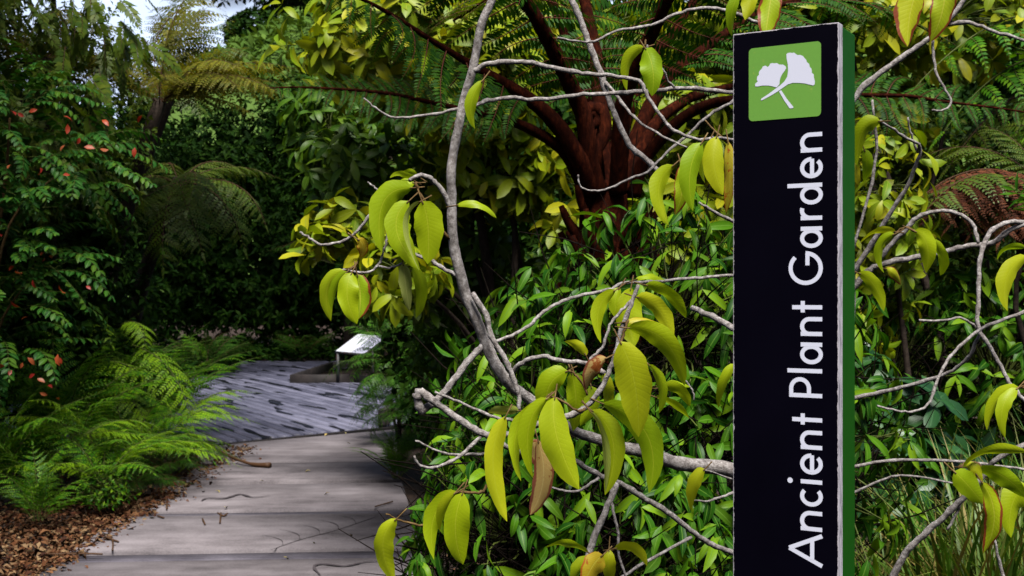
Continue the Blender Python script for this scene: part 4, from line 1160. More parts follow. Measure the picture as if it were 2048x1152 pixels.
big_frond([(1262,390),(1274,325),(1309,250),(1364,205),(1414,185),(1500,168),(1620,160),(1760,175)], (4.6,4.75,4.9), (0.032,0.012), 0.55, 0.36, PKO, 0.3, 0.075)
big_frond([(1268,392),(1284,330),(1324,275),(1374,230),(1424,207),(1464,200),(1600,180),(1726,190),(1816,192),(1886,203),(1986,215),(2060,226)], (4.55,4.4,4.2), (0.028,0.009), 0.45, 0.28, PK, 0.25, 0.055, tilt=(0, -0.75, 0.65))
big_frond([(1205,380),(1190,300),(1182,220),(1140,110),(1120,40)], (4.7,5.0,5.3), (0.042,0.016), 0.6, 0.45, PKO, 0.5, 0.1, [(-0.1, 0.2, 0.2), (-0.3, 0.6, 0.25), (-0.6, 1.1, 0.2)])
big_frond([(1225,380),(1232,300),(1262,200),(1300,120),(1350,60)], (4.75,5.0,5.4), (0.040,0.014), 0.6, 0.45, PKO, 0.5, 0.1, [(0.15, 0.2, 0.2), (0.4, 0.6, 0.2), (0.8, 1.0, 0.1)])
for k in range(56):     # old leaf bases round the crown
    a = k * 2.4; q = 0.11 + 0.04 * RNG.random(); z0 = KF[2] - 0.55 + 0.0080 * k
    b0 = np.array((KF[0] + math.cos(a) * 0.10, KF[1] + math.sin(a) * 0.10, z0)); b1 = np.array((KF[0] + math.cos(a) * (q + 0.06), KF[1] + math.sin(a) * (q + 0.06), z0 + 0.08 + 0.10 * RNG.random()))
    link('leaf_base', to_mesh(tube(smooth([b0 - kloc, (b0 * .4 + b1 * .6) - kloc + (0, 0, -0.02), b1 - kloc], 3), np.linspace(0.022, 0.012, 7), 6, 0.2), 'leaf_base', MAT['stipe']), kf)
cz = P(1185, 236, 4.55)
spir = [(cz[0] + (0.045 - 0.0016 * i) * math.cos(0.42 * i), cz[1], cz[2] + (0.045 - 0.0016 * i) * math.sin(0.42 * i)) for i in range(26)]
crz = np.array([P(1196, 360, 4.55), P(1192, 300, 4.55), (cz[0] + 0.048, cz[1], cz[2] - 0.06)] + spir)
link('crozier', to_mesh(tube(crz - kloc, np.linspace(0.03, 0.012, len(crz)), 8, 0.15), 'crozier', MAT['stipe']), kf)

# ------------------------------------------------------------------ glossy shrubs
def shrub(name, label, cat, base, lobes, n, per, variants, mat, stem='bark_dark', droop=0.5, scale=1.0, group=None, nparts=300, shell=(0.45, 1.0), spread=(65, 16), r0=0.025, front=None, shade_tangle=0):
    root = thing(name, label, cat, base, group)
    p, nn = sample_lobes(lobes, n, shell, 0.08, front)
    M = whorls(p, nn, per, droop, spread, (0.75 * scale, 1.2 * scale))
    foliage(root, variants, MAT[mat], M, nparts=nparts)
    t = [np.array(l[0]) + RNG.normal(0, 0.1, 3) * np.array(l[1]) for l in lobes]
    stems(root, base, t, r0, MAT[stem], 'branch', 'trunk')
    if shade_tangle:  # near-black twigs packed inside, standing in for shade between the leaves
        q0, _ = sample_lobes(lobes, shade_tangle, (0.0, 0.82), 0.02)
        e = RNG.normal(0, 1, (shade_tangle, 3)) + (0, 0, 0.5); e /= np.linalg.norm(e, axis=1, keepdims=True)
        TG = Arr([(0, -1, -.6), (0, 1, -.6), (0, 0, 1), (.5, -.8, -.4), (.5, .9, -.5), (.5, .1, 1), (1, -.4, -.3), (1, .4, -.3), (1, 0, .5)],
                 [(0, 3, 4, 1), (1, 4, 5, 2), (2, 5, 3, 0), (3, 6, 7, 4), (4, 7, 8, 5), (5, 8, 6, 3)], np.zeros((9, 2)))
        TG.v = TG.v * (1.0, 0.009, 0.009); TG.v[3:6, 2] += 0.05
        MT = frames(e, RNG.normal(0, 1, (shade_tangle, 3)), RNG.uniform(0.15, 0.34, shade_tangle), q0)
        at = merge([TG], MT, np.zeros(shade_tangle, int)); at.v -= np.array(root.location)
        tag(link('gap_shade_twigs', to_mesh(at, 'gap_shade_twigs', MAT['twig_gap_shade']), root), kind='stuff')
    # fine twigs to a share of the whorls
    loc = np.array(root.location)
    C = np.array([l[0] for l in lobes]); tw = []
    for q in p[:: max(1, n // 160)]:
        c = C[np.argmin(((C - q) ** 2).sum(1))]
        m = (c + q) / 2 + RNG.normal(0, 0.03, 3)
        tw.append(tube(smooth([c - loc, m - loc, q - loc], 3), np.linspace(0.005, 0.0018, 7), 4, cap=False))
    tag(link('twigs', to_mesh(join(tw), 'twigs', MAT['stem_green']), root), kind='stuff')
    return root

GS = 'glossy narrow-leaved shrubs'
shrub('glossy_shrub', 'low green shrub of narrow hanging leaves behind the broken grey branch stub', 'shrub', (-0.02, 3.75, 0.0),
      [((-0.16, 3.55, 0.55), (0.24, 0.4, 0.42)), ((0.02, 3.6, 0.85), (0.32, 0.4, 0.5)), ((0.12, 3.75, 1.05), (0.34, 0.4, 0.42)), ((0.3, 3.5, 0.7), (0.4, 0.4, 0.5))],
      300, 7, LV_GLOSSY, 'glossy', droop=0.95, scale=0.95, shell=(0.80, 1.03), front=lambda q: RNG.random(len(q)) < np.clip((q[:, 2] - 0.45) / 0.75, 0.22, 1.0), shade_tangle=1500)
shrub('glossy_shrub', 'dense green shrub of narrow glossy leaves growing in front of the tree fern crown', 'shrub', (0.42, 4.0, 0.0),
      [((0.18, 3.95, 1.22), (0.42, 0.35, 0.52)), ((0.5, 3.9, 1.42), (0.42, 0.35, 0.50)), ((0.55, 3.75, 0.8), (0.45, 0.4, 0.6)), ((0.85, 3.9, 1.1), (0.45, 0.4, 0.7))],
      390, 7, LV_GLOSSY, 'glossy', droop=0.85, scale=0.95, shell=(0.80, 1.03), front=lambda q: RNG.random(len(q)) < np.clip((q[:, 2] - 0.45) / 0.75, 0.22, 1.0), shade_tangle=2000)
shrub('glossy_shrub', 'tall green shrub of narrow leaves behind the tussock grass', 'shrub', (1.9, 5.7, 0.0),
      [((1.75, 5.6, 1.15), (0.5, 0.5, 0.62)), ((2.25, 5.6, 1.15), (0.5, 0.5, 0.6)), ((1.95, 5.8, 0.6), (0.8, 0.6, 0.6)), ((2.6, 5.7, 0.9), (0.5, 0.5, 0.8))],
      290, 7, LV_GLOSSY, 'glossy', droop=0.85, scale=1.25, shell=(0.80, 1.03), front=lambda q: RNG.random(len(q)) < np.clip((q[:, 2] - 0.45) / 0.75, 0.22, 1.0), shade_tangle=1500)
shrub('round_leaved_shrub', 'dark bushy plant with broad bluish-green leaves among the shrubs beside the totem sign', 'shrub', (1.62, 4.95, 0.0),
      [((1.58, 4.9, 0.9), (0.28, 0.25, 0.36)), ((1.85, 5.0, 0.75), (0.3, 0.25, 0.38)), ((1.45, 5.0, 1.15), (0.16, 0.2, 0.22))],
      130, 6, LV_ROUND, 'dusky', droop=0.4, scale=1.25, nparts=250)
shrub('spiky_shrub', 'bright green shrub with star-like tufts of stiff pointed leaves beside the brown fern skirt', 'shrub', (2.15, 4.55, 0.0),
      [((2.02, 4.5, 1.98), (0.14, 0.2, 0.18)), ((2.12, 4.5, 1.72), (0.15, 0.2, 0.16)), ((2.05, 4.5, 2.2), (0.1, 0.15, 0.1))],
      60, 16, LV_STAR, 'fern', droop=0.05, spread=(70, 22), nparts=200)

# ------------------------------------------------------------------ yellow-green broad-leaved trees behind
shrub('broadleaf_tree', 'yellow-green broad-leaved tree overhanging the dark side of the path', 'tree', (0.05, 7.2, 0.0),
      [((-0.70, 6.6, 3.0), (0.62, 0.5, 0.36)), ((-0.25, 6.7, 2.85), (0.5, 0.5, 0.45)), ((-0.95, 6.6, 1.93), (0.24, 0.3, 0.20)), ((-0.1, 7.0, 2.35), (0.4, 0.4, 0.3)),
       ((-0.6, 6.4, 1.72), (0.28, 0.3, 0.18)), ((0.1, 7.1, 3.2), (0.6, 0.5, 0.35))],
      430, 7, LV_BROAD, 'yellowgreen', droop=0.45, scale=1.05, r0=0.05)
shrub('broadleaf_tree', 'darker green broad-leaved tree below the yellow-green crown by the path', 'tree', (0.0, 7.7, 0.0),
      [((-0.85, 7.4, 2.35), (0.5, 0.4, 0.35)), ((-0.35, 7.5, 2.0), (0.55, 0.4, 0.5)), ((-0.5, 7.5, 1.68), (0.34, 0.4, 0.26)), ((0.05, 7.5, 1.4), (0.5, 0.4, 0.5)), ((-1.15, 7.6, 2.65), (0.35, 0.4, 0.3))],
      330, 7, LV_BROAD, 'midgreen', droop=0.5, scale=0.95, r0=0.05)
shrub('broadleaf_tree', 'yellow-green broad-leaved tree behind the red-brown fern stalks', 'tree', (1.15, 6.6, 0.0),
      [((0.85, 6.5, 1.95), (0.45, 0.4, 0.35)), ((1.05, 6.6, 2.5), (0.5, 0.4, 0.4)), ((0.45, 6.9, 2.2), (0.35, 0.4, 0.5)), ((0.5, 7.0, 3.1), (0.7, 0.5, 0.4)), ((1.2, 6.8, 3.05), (0.6, 0.5, 0.35))],
      300, 7, LV_BROAD, 'yellowgreen', droop=0.45, scale=1.05, r0=0.05)
shrub('broadleaf_tree', 'yellow-green leafy shoots close behind the green side of the totem sign', 'tree', (1.62, 5.3, 0.0),
      [((1.60, 5.2, 2.05), (0.18, 0.25, 0.34)), ((1.68, 5.3, 1.85), (0.22, 0.25, 0.22)), ((1.5, 5.3, 1.6), (0.25, 0.25, 0.3))],
      95, 7, LV_BROAD, 'yellowgreen', droop=0.35, scale=0.72, nparts=250)
shrub('broadleaf_tree', 'tall yellow-green leaved tree reaching above the top of the totem sign', 'tree', (2.2, 6.6, 0.0),
      [((1.75, 6.5, 3.05), (0.5, 0.4, 0.32)), ((2.4, 6.6, 3.1), (0.5, 0.4, 0.35)), ((1.35, 6.6, 3.15), (0.4, 0.4, 0.3)), ((2.1, 6.8, 2.6), (0.3, 0.3, 0.25))],
      200, 7, LV_BROAD, 'yellowgreen', droop=0.45, scale=1.0, r0=0.035)

# ------------------------------------------------------------------ ferns
def fern_plant(name, label, cat, base, meshes, fronds, group=None, trunk=None, z=0.0, lean=(0.0, 0.0)):
    """fronds: list of (azimuth deg, horizontal reach, rise of tip above the crown)"""
    root = thing(name, label, cat, (base[0] + lean[0], base[1] + lean[1], 0.0), group)
    c = np.array((base[0], base[1], z))
    for k, (az, reach, rise) in enumerate(fronds):
        a = math.radians(az)
        tip = c + (math.cos(a) * reach, math.sin(a) * reach, rise)
        place_frond(meshes[k % len(meshes)], root, c + (math.cos(a) * 0.03, math.sin(a) * 0.03, 0), tip, roll=RNG.normal(0, 0.15))
    if trunk:
        t = np.linspace(0, 1, 9)
        pts = np.array([(0.04 * math.sin(3 * q) - lean[0] * q * q, 0.03 * math.cos(5 * q) - lean[1] * q * q, (z + 0.03) * q) for q in t])
        link('trunk', to_mesh(tube(pts, trunk * (1.1 - 0.2 * t), 12, 0.12), 'trunk', MAT['bark_dark']), root)
    return root
def radial(n, reach, rise, jr=0.2, jz=0.12, a0=0.0, span=360.0):
    return [(a0 + span * k / n + RNG.uniform(-9, 9), reach * RNG.uniform(1 - jr, 1 + jr), rise + RNG.uniform(-jz, jz)) for k in range(n)]
FM_G = frond_meshes(FR_FERN, 'frond', 'fern', 'stem_green')
FM_GOLD = frond_meshes(FR_TREE, 'frond', 'fern_gold', 'rachis')
FM_OLV = frond_meshes(FR_TREE, 'frond', 'fern_olive', 'rachis')
FM_DK = frond_meshes(FR_TREE, 'frond', 'fern_dark', 'rachis')
FM_NR = frond_meshes(FR_NARROW, 'frond', 'fern', 'stem_green')
FM_DEAD = frond_meshes(FR_TREE, 'frond', 'dead', 'rachis')

FLAB = ['arching green fern at the path edge beside the leaf litter', 'large arching green fern leaning over the path slabs next to the fallen stick',
        'green fern with yellowish frond tips near the corner of the deck', 'tall green fern behind the path-edge ferns, below the red leaves',
        'green fern with long fronds in the shade behind the path-edge ferns', 'small green fern on the brown leaf litter', 'green fern at the deck edge behind the fallen stick', 'low green fern under the pinnate-leaved shrub']
for lab, (x, y, z, reach, rise, n) in zip(FLAB, ((-3.25, 9.3, 0.10, 0.75, 0.35, 11), (-3.35, 10.6, 0.2, 0.85, 0.30, 14), (-3.5, 11.9, 0.25, 0.9, 0.75, 13), (-3.75, 10.0, 0.3, 0.95, 0.72, 14),
                                         (-4.1, 11.5, 0.35, 1.0, 0.8, 13), (-3.22, 8.15, 0.05, 0.42, 0.25, 9), (-3.95, 13.0, 0.1, 0.8, 0.6, 11), (-3.75, 8.7, 0.15, 0.75, 0.6, 12))):
    fern_plant('fern', lab, 'fern', (x, y), FM_G, radial(max(7, n - 4), reach, rise) + radial(3, reach * 0.6, rise + 0.25), None, None, z)
# explicit bright fronds reaching towards the path
FM_L = frond_meshes(FR_FERN, 'frond', 'fern_lime', 'stem_green')
fx = thing('fern', 'fern with bright yellow-green fronds cascading onto the path slabs', 'fern', (-3.45, 10.9, 0.0))
for b, t in (((265,690),(385,850)), ((240,650),(290,708)), ((180,800),(290,790)), ((200,880),(268,940)), ((255,895),(378,955)), ((150,860),(210,900)), ((20,800),(120,930)), ((10,1000),(80,1010)), ((165,730),(330,800)), ((150,640),(225,690)), ((190,760),(300,870)), ((120,780),(180,860))):
    d0, d1 = 10.9, 10.5
    place_frond(FM_L[RNG.integers(4)], fx, P(*b, d0), P(*t, d1))
for lab, (x, y, z, reach, rise) in (('fern with broad yellow-green fronds hanging over the leaf litter', (-3.02, 8.85, 0.22, 0.62, 0.2)), ('fern with lime fronds brushing the slabs below the tall fern', (-3.0, 9.8, 0.28, 0.68, 0.12)), ('small lime fern squeezed between the seedling and the taller ferns', (-3.3, 9.15, 0.5, 0.6, 0.15)), ('fern spilling green fronds onto the slabs just before the fallen stalk', (-3.08, 10.55, 0.3, 0.7, 0.08)), ('fern with drooping green fronds beside the last slab', (-3.2, 11.5, 0.35, 0.72, 0.15))):
    fern_plant('fern', lab, 'fern', (x, y), FM_L[:2] + FM_G, radial(10, reach, rise, jz=0.2), None, None, z)
for lab, (x, y, rc) in (('low dark fern standing in for the shadow under the lime ferns', (-2.98, 9.35, 0.42)), ('low dark fern standing in for shadow on the litter below the fallen stalk', (-2.98, 10.25, 0.46)), ('low dark fern standing in for shadow at the litter edge near the deck', (-3.1, 11.1, 0.5))):
    fern_plant('fern', lab, 'fern', (x, y), FM_DK, radial(12, rc, 0.02, jz=0.06), None, None, 0.1)  # dark fronds added where there is only deep shadow under the ferns
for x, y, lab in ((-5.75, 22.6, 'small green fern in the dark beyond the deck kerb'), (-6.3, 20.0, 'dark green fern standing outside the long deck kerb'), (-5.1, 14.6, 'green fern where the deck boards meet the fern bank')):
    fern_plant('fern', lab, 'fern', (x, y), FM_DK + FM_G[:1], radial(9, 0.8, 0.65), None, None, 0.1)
fern_plant('fern', 'little light-green fern at the path edge below the feathery shrub', 'fern', (-0.98, 10.2), FM_NR, radial(12, 0.42, 0.3, a0=90) + radial(8, 0.25, 0.45), None, None, 0.02)

TFL = ['tree fern with golden fronds fanned against the patch of sky', 'tree fern with drooping golden fronds above the dark hollow', 'tree fern with golden fronds tangled in the weeping evergreen']
fern_plant('tree_fern', TFL[0], 'tree fern', (-3.35, 11.4), FM_GOLD,
           [(-5, 1.15, 0.18), (-28, 1.3, 0.05), (12, 1.0, 0.35), (60, 0.55, 1.1), (25, 0.4, 1.25), (140, 0.9, 0.7), (175, 1.0, 0.35), (215, 1.1, 0.2), (250, 1.0, 0.1), (290, 1.0, 0.05), (320, 1.2, 0.02), (100, 1.2, 0.3), (345, 1.0, -0.15), (-12, 1.35, 0.28), (-40, 1.2, 0.2), (5, 1.25, 0.05), (200, 1.2, 0.5), (-20, 0.9, 0.45)], None, 0.07, 3.4, (-0.9, 0.7))
fern_plant('tree_fern', TFL[1], 'tree fern', (-3.5, 12.6), FM_OLV,
           [(-60, 0.9, -0.75), (-85, 0.8, -0.9), (-35, 1.0, -0.7), (-15, 1.0, -0.45), (-110, 0.9, -0.6), (20, 1.0, 0.1), (60, 1.0, 0.2), (110, 1.0, 0.1), (150, 1.0, 0.0), (190, 1.0, -0.2), (230, 1.0, -0.4), (-70, 1.1, -0.35)], None, 0.08, 2.75, (-0.9, 0.8))
fern_plant('tree_fern', TFL[2], 'tree fern', (-4.4, 11.2), FM_GOLD, radial(13, 1.15, 0.05, jz=0.3), None, 0.12, 3.75)
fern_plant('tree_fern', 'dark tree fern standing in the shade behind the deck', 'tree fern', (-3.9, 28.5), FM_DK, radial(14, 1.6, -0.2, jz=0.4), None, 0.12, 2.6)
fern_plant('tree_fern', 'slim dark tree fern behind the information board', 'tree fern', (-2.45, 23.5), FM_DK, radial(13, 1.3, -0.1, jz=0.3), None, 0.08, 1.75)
lf = thing('tree_fern', 'tall tree fern with lacy fronds spread in front of the sky gap', 'tree fern', (-4.9, 14.2, 0.0))
lc = P(345, 175, 14.0)
for (x, y, d) in ((300, 20, 13.6), (360, -20, 14.2), (420, 10, 13.6), (470, 40, 13.8), (500, 110, 13.4), (250, 60, 13.6), (230, 140, 13.4), (440, 170, 13.2), (390, -40, 15), (280, 210, 13.2), (400, 230, 13.0)):
    place_frond((FM_OLV + FM_GOLD)[RNG.integers(8)], lf, lc, P(x, y, d))
link('trunk', to_mesh(tube(smooth(np.array([(0, 0, 0), (0.2, 0.0, lc[2] * 0.5), lc - np.array(lf.location)]), 5), 0.07, 10, 0.1), 'trunk', MAT['bark_dark']), lf)
# tree ferns to the right, fronds reaching into the picture
trf = thing('tree_fern', 'light green tree fern sweeping its fronds in above the tussock grass shrubs', 'tree fern', (3.55, 7.0, 0.0))
crown = P(2230, 190, 7.0)
for (x, y, d) in ((1770, 115, 6.4), (1830, 175, 6.2), (1890, 260, 6.3), (1960, 20, 6.6), (1900, 330, 6.5), (2000, 330, 6.3), (2060, -80, 6.8), (2300, -60, 7.2), (2550, 60, 7.5), (2600, 200, 6.8), (2450, 350, 6.0)):
    place_frond((FM_G + FM_OLV)[RNG.integers(8)], trf, crown, P(x, y, d))
link('trunk', to_mesh(tube(np.array([(0, 0, 0), (0.03, 0.02, crown[2] * 0.5), crown - np.array(trf.location)]), 0.12, 12, 0.1), 'trunk', MAT['bark_dark']), trf)
dfx = thing('tree_fern', 'short tree fern with a skirt of dead red-brown fronds', 'tree fern', (2.45, 5.55, 0.0))
dc = P(2080, 385, 5.6)
for (x, y, d) in ((1820, 415, 5.3), (1850, 440, 5.2), (1880, 395, 5.4), (1900, 450, 5.2), (1940, 470, 5.3), (2000, 480, 5.2), (1870, 375, 5.6), (2060, 480, 5.2), (1790, 455, 5.4), (2200, 450, 5.3), (2250, 400, 5.6), (1960, 350, 5.8)):
    place_frond(FM_DEAD[RNG.integers(4)], dfx, dc, P(x, y, d))
for (x, y, d) in ((1850, 425, 5.05), (1960, 250, 5.8), (2150, 150, 5.9), (2350, 250, 5.7), (1830, 320, 6.0)):
    place_frond(FM_OLV[RNG.integers(4)], dfx, dc + np.array((0, 0, 0.05)), P(x, y, d))
link('trunk', to_mesh(tube(np.array([(0, 0, 0), (0.02, 0.0, dc[2] * 0.5), dc - np.array(dfx.location)]), 0.11, 12, 0.12), 'trunk', MAT['stipe']), dfx)

FM_FS = frond_meshes(FR_FERN, 'spray', 'feathery', 'stem_green')
# feathery shrub hiding the right side of the deck
fs = thing('feathery_shrub', 'dark feathery shrub overhanging the deck in front of the information board', 'shrub', (-1.22, 12.9, 0.0))
p, nn = sample_lobes([((-1.25, 12.7, 0.9), (0.36, 0.5, 0.5)), ((-1.05, 12.9, 1.25), (0.42, 0.4, 0.34)), ((-1.15, 12.9, 0.4), (0.36, 0.5, 0.4)), ((-0.7, 12.7, 0.9), (0.45, 0.5, 0.7))], 295, (0.5, 0.95))
for q, n_ in zip(p, nn):
    dr = n_ + np.array((0, 0, -0.1)) + RNG.normal(0, 0.25, 3)
    place_frond(FM_FS[RNG.integers(4)], fs, q - unit(dr) * 0.1, q + unit(dr) * RNG.uniform(0.28, 0.42), 'spray', RNG.normal(0, 0.3, 3) + (0, 0, 1))
stems(fs, (-1.22, 12.9, 0.0), [(-1.1, 12.8, 1.4), (-1.3, 12.7, 1.0), (-0.8, 12.8, 1.3)], 0.03, MAT['bark_dark'], 'branch', 'trunk')

# ------------------------------------------------------------------ left hedge
ph = thing('pinnate_shrub', 'tall shrub with paired rounded leaflets and a few red leaves over the leaf litter', 'shrub', (-3.95, 9.0, 0.0))
FM_P = frond_meshes(FR_PINN, 'compound_leaf', 'pinnate', 'stem_green')
lobes = [((-3.75, 8.9, 2.75), (0.55, 0.6, 0.6)), ((-3.7, 8.9, 1.95), (0.5, 0.55, 0.55)), ((-3.75, 8.7, 1.4), (0.45, 0.45, 0.4)), ((-4.2, 9.0, 2.2), (0.6, 0.6, 1.0)), ((-3.25, 9.2, 2.55), (0.3, 0.35, 0.3))]
p, nn = sample_lobes(lobes, 290, (0.55, 1.0), 0.8)
for q, n_ in zip(p, nn):
    dr = n_ * (1, 1, 0.4) + RNG.normal(0, 0.3, 3) + np.array((0.25, -0.2, -0.1))
    place_frond(FM_P[RNG.integers(4)], ph, q - unit(dr) * 0.12, q + unit(dr) * RNG.uniform(0.28, 0.45), 'compound_leaf', RNG.normal(0, 0.25, 3) + (0, 0, 1))
stems(ph, (-3.95, 9.0, 0.0), [(-3.6, 8.6, 2.85), (-3.75, 8.6, 2.2), (-3.3, 9.1, 2.6), (-4.2, 9.0, 2.8), (-3.5, 8.7, 1.7)], 0.035, MAT['twig'], 'branch', 'trunk')
vs = [to_mesh(v, 'red_leaf', MAT['red']) for v in lv(3, 0.10, 0.05, n=3, a=0.6, b=0.6, fold=0.3, droop=0.7)]
for (x, y) in ((20,222),(35,226),(75,219),(127,232),(135,248),(200,298),(190,297),(204,240),(75,350),(15,338),(88,505),(105,510),(90,520),(35,538),(45,545),(65,560),(28,532),(5,470),(118,570),(172,572),(120,715),(55,715),(45,725),(90,765),(105,775),(115,797),(10,735),(20,738),(70,748),(120,732),(95,790),(160,275),(130,290),(140,350),(42,640),(20,600),(270,295),(284,230),(302,330)):
    M = frame(RNG.normal(0, 1, 3) + (0, -0.3, -0.2), RNG.normal(0, 1, 3) + (0, -0.8, 0.6), RNG.uniform(0.45, 0.85), P(x, y, 8.25 + RNG.uniform(-0.1, 0.25)))
    o = link('red_leaf', vs[RNG.integers(3)], ph, local(M, ph))
# weeping evergreen, upper left
FM_S = frond_meshes(FR_SPRAY, 'spray', 'olive', 'rachis')
we = thing('weeping_tree', 'weeping evergreen with fine hanging olive sprays above the pinnate-leaved shrub', 'tree', (-4.9, 10.4, 0.0))
p, nn = sample_lobes([((-4.35, 10.0, 3.7), (0.7, 0.6, 0.7)), ((-3.75, 10.2, 3.45), (0.5, 0.5, 0.6)), ((-4.6, 10.0, 2.9), (0.7, 0.6, 0.7)), ((-3.9, 10.4, 2.75), (0.45, 0.5, 0.5)), ((-5.0, 10.2, 4.2), (0.8, 0.7, 0.6)), ((-3.55, 10.3, 3.95), (0.5, 0.5, 0.5))], 300, (0.4, 1.0))
for q, n_ in zip(p, nn):
    dr = n_ * (0.5, 0.5, 0.2) + RNG.normal(0, 0.25, 3) + np.array((0.1, -0.1, -0.8))
    place_frond(FM_S[RNG.integers(3)], we, q, q + unit(dr) * RNG.uniform(0.3, 0.5), 'spray', n_ + RNG.normal(0, 0.4, 3))
stems(we, (-4.9, 10.4, 0.0), [(-4.5, 10.1, 4.2), (-3.7, 10.2, 3.6), (-4.2, 10.0, 3.2), (-5.0, 10.2, 4.3), (-3.9, 10.3, 2.9), (-4.6, 9.8, 3.9)], 0.09, MAT['bark_dark'], 'branch', 'trunk')

p, nn = sample_lobes([((-4.35, 10.2, 3.6), (0.8, 0.6, 0.9)), ((-3.7, 10.5, 3.5), (0.6, 0.5, 0.8)), ((-4.4, 10.2, 2.7), (0.8, 0.6, 0.8)), ((-3.42, 10.5, 2.9), (0.34, 0.3, 0.55))], 850, (0.3, 1.0))
M = whorls(p, nn, 6, 0.6, (60, 20), (0.8, 1.4), 0.2, 0.5)
a = merge(LV_TINY, M, RNG.integers(3, size=len(M))); a.v -= np.array(we.location)
tag(link('crown', to_mesh(a, 'crown', MAT['olive']), we), kind='stuff')

# ------------------------------------------------------------------ background trees
def tree(name, label, base, lobes, n, variants, mat, scale=1.0, r0=0.1, group=None, shell=(0.5, 1.0), zmin=0.05, per=5):
    root = thing(name, label, 'tree', (base[0], base[1], 0.0), group)
    p, nn = sample_lobes(lobes, n, shell, zmin)
    M = whorls(p, nn, per, 0.3, (62, 20), (0.75 * scale, 1.25 * scale), 0.4, 0.5)
    p2, n2 = sample_lobes(lobes, n // 3, (0.05, 0.6), zmin)
    M = np.concatenate([M, whorls(p2, n2, per, 0.3, (62, 20), (1.5 * scale, 2.2 * scale), 0.4, 0.5)])
    idx = RNG.integers(len(variants), size=len(M))
    a = merge(variants, M, idx); a.v -= np.array(root.location)
    tag(link('crown', to_mesh(a, 'crown', MAT[mat]), root), kind='stuff')
    stems(root, (base[0], base[1], 0.0), [np.array(l[0]) for l in lobes[:6]], r0, MAT['bark_dark'], 'branch', 'trunk')
    return root
tree('evergreen_tree', 'dark evergreen filling the gloom behind the drooping golden tree fern, plus unseen high lobes added for shade', (-5.6, 14.6), [((-5.0, 14.2, 1.6), (1.0, 1.0, 1.5)), ((-5.6, 14.6, 3.2), (1.3, 1.1, 1.6)), ((-6.6, 14.6, 2.2), (1.2, 1.2, 2.0)), ((-4.7, 15.0, 2.6), (0.8, 0.8, 0.9)),
      ((-5.2, 13.6, 6.4), (1.7, 1.2, 1.0)), ((-7.0, 14.0, 6.0), (1.6, 1.5, 1.6))], 3600, LV_SMALL, 'dark', 1.5)  # highest lobes are unseen, added to shade the left hollow
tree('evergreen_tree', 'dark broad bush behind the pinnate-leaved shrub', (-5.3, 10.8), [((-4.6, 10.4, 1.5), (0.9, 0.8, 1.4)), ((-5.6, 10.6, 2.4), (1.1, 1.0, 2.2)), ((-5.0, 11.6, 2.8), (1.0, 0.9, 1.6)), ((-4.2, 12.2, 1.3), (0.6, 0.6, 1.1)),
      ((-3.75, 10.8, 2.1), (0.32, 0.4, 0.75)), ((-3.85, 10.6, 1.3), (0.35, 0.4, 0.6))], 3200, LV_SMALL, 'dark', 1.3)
tree('evergreen_tree', 'dark evergreen closing the view behind the deck, plus unseen overhead lobes added for shade', (-5.4, 31.5), [((-5.6, 30.6, 2.0), (2.4, 1.4, 2.4)), ((-3.2, 31.0, 2.3), (2.0, 1.4, 2.6)), ((-7.6, 30.0, 2.6), (2.2, 1.5, 3.0)), ((-4.9, 31.4, 4.6), (2.2, 1.2, 1.9)), ((-7.2, 31.0, 5.0), (1.8, 1.3, 1.5)), ((-9.5, 28.5, 3.4), (2.4, 1.6, 3.2)),
      ((-2.4, 31.0, 5.0), (1.6, 1.2, 2.0)), ((-6.0, 20.6, 8.9), (2.6, 2.4, 1.1)), ((-2.8, 20.8, 9.1), (2.4, 2.2, 1.1)), ((-9.0, 21.0, 8.8), (2.0, 2.2, 1.1)), ((-8.2, 25.4, 9.4), (2.4, 2.2, 1.0)), ((-4.6, 25.4, 9.4), (2.4, 2.2, 1.0)), ((-1.2, 25.2, 9.4), (2.2, 2.2, 1.0)), ((-6.0, 29.5, 9.6), (3.6, 1.6, 0.9))], 10000, LV_SMALL, 'dark', 2.5)  # high lobes above the view are added to shade the backdrop trees
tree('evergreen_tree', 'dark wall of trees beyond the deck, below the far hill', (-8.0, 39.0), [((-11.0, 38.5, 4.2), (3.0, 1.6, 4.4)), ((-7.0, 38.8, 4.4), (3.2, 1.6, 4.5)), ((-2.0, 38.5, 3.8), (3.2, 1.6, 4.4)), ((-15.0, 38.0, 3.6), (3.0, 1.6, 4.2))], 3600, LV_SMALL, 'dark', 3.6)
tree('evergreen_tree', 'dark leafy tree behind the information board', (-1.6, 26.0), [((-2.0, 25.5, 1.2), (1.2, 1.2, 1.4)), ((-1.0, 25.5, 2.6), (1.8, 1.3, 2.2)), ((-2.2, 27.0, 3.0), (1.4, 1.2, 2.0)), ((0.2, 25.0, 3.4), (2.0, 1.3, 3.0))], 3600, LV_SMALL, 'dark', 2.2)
tree('evergreen_tree', 'mid green tree behind the yellow-green tree by the path', (0.5, 9.9), [((-1.05, 9.6, 2.3), (0.62, 0.6, 0.95)), ((-0.3, 9.6, 1.2), (0.75, 0.6, 1.1)), ((-0.3, 10.0, 2.9), (0.9, 0.6, 1.0)), ((0.4, 9.8, 2.0), (0.8, 0.6, 1.6)), ((-1.35, 9.9, 2.75), (0.4, 0.5, 0.5)), ((-1.75, 10.3, 3.05), (0.35, 0.4, 0.3))], 3000, LV_SMALL, 'dark', 1.4)
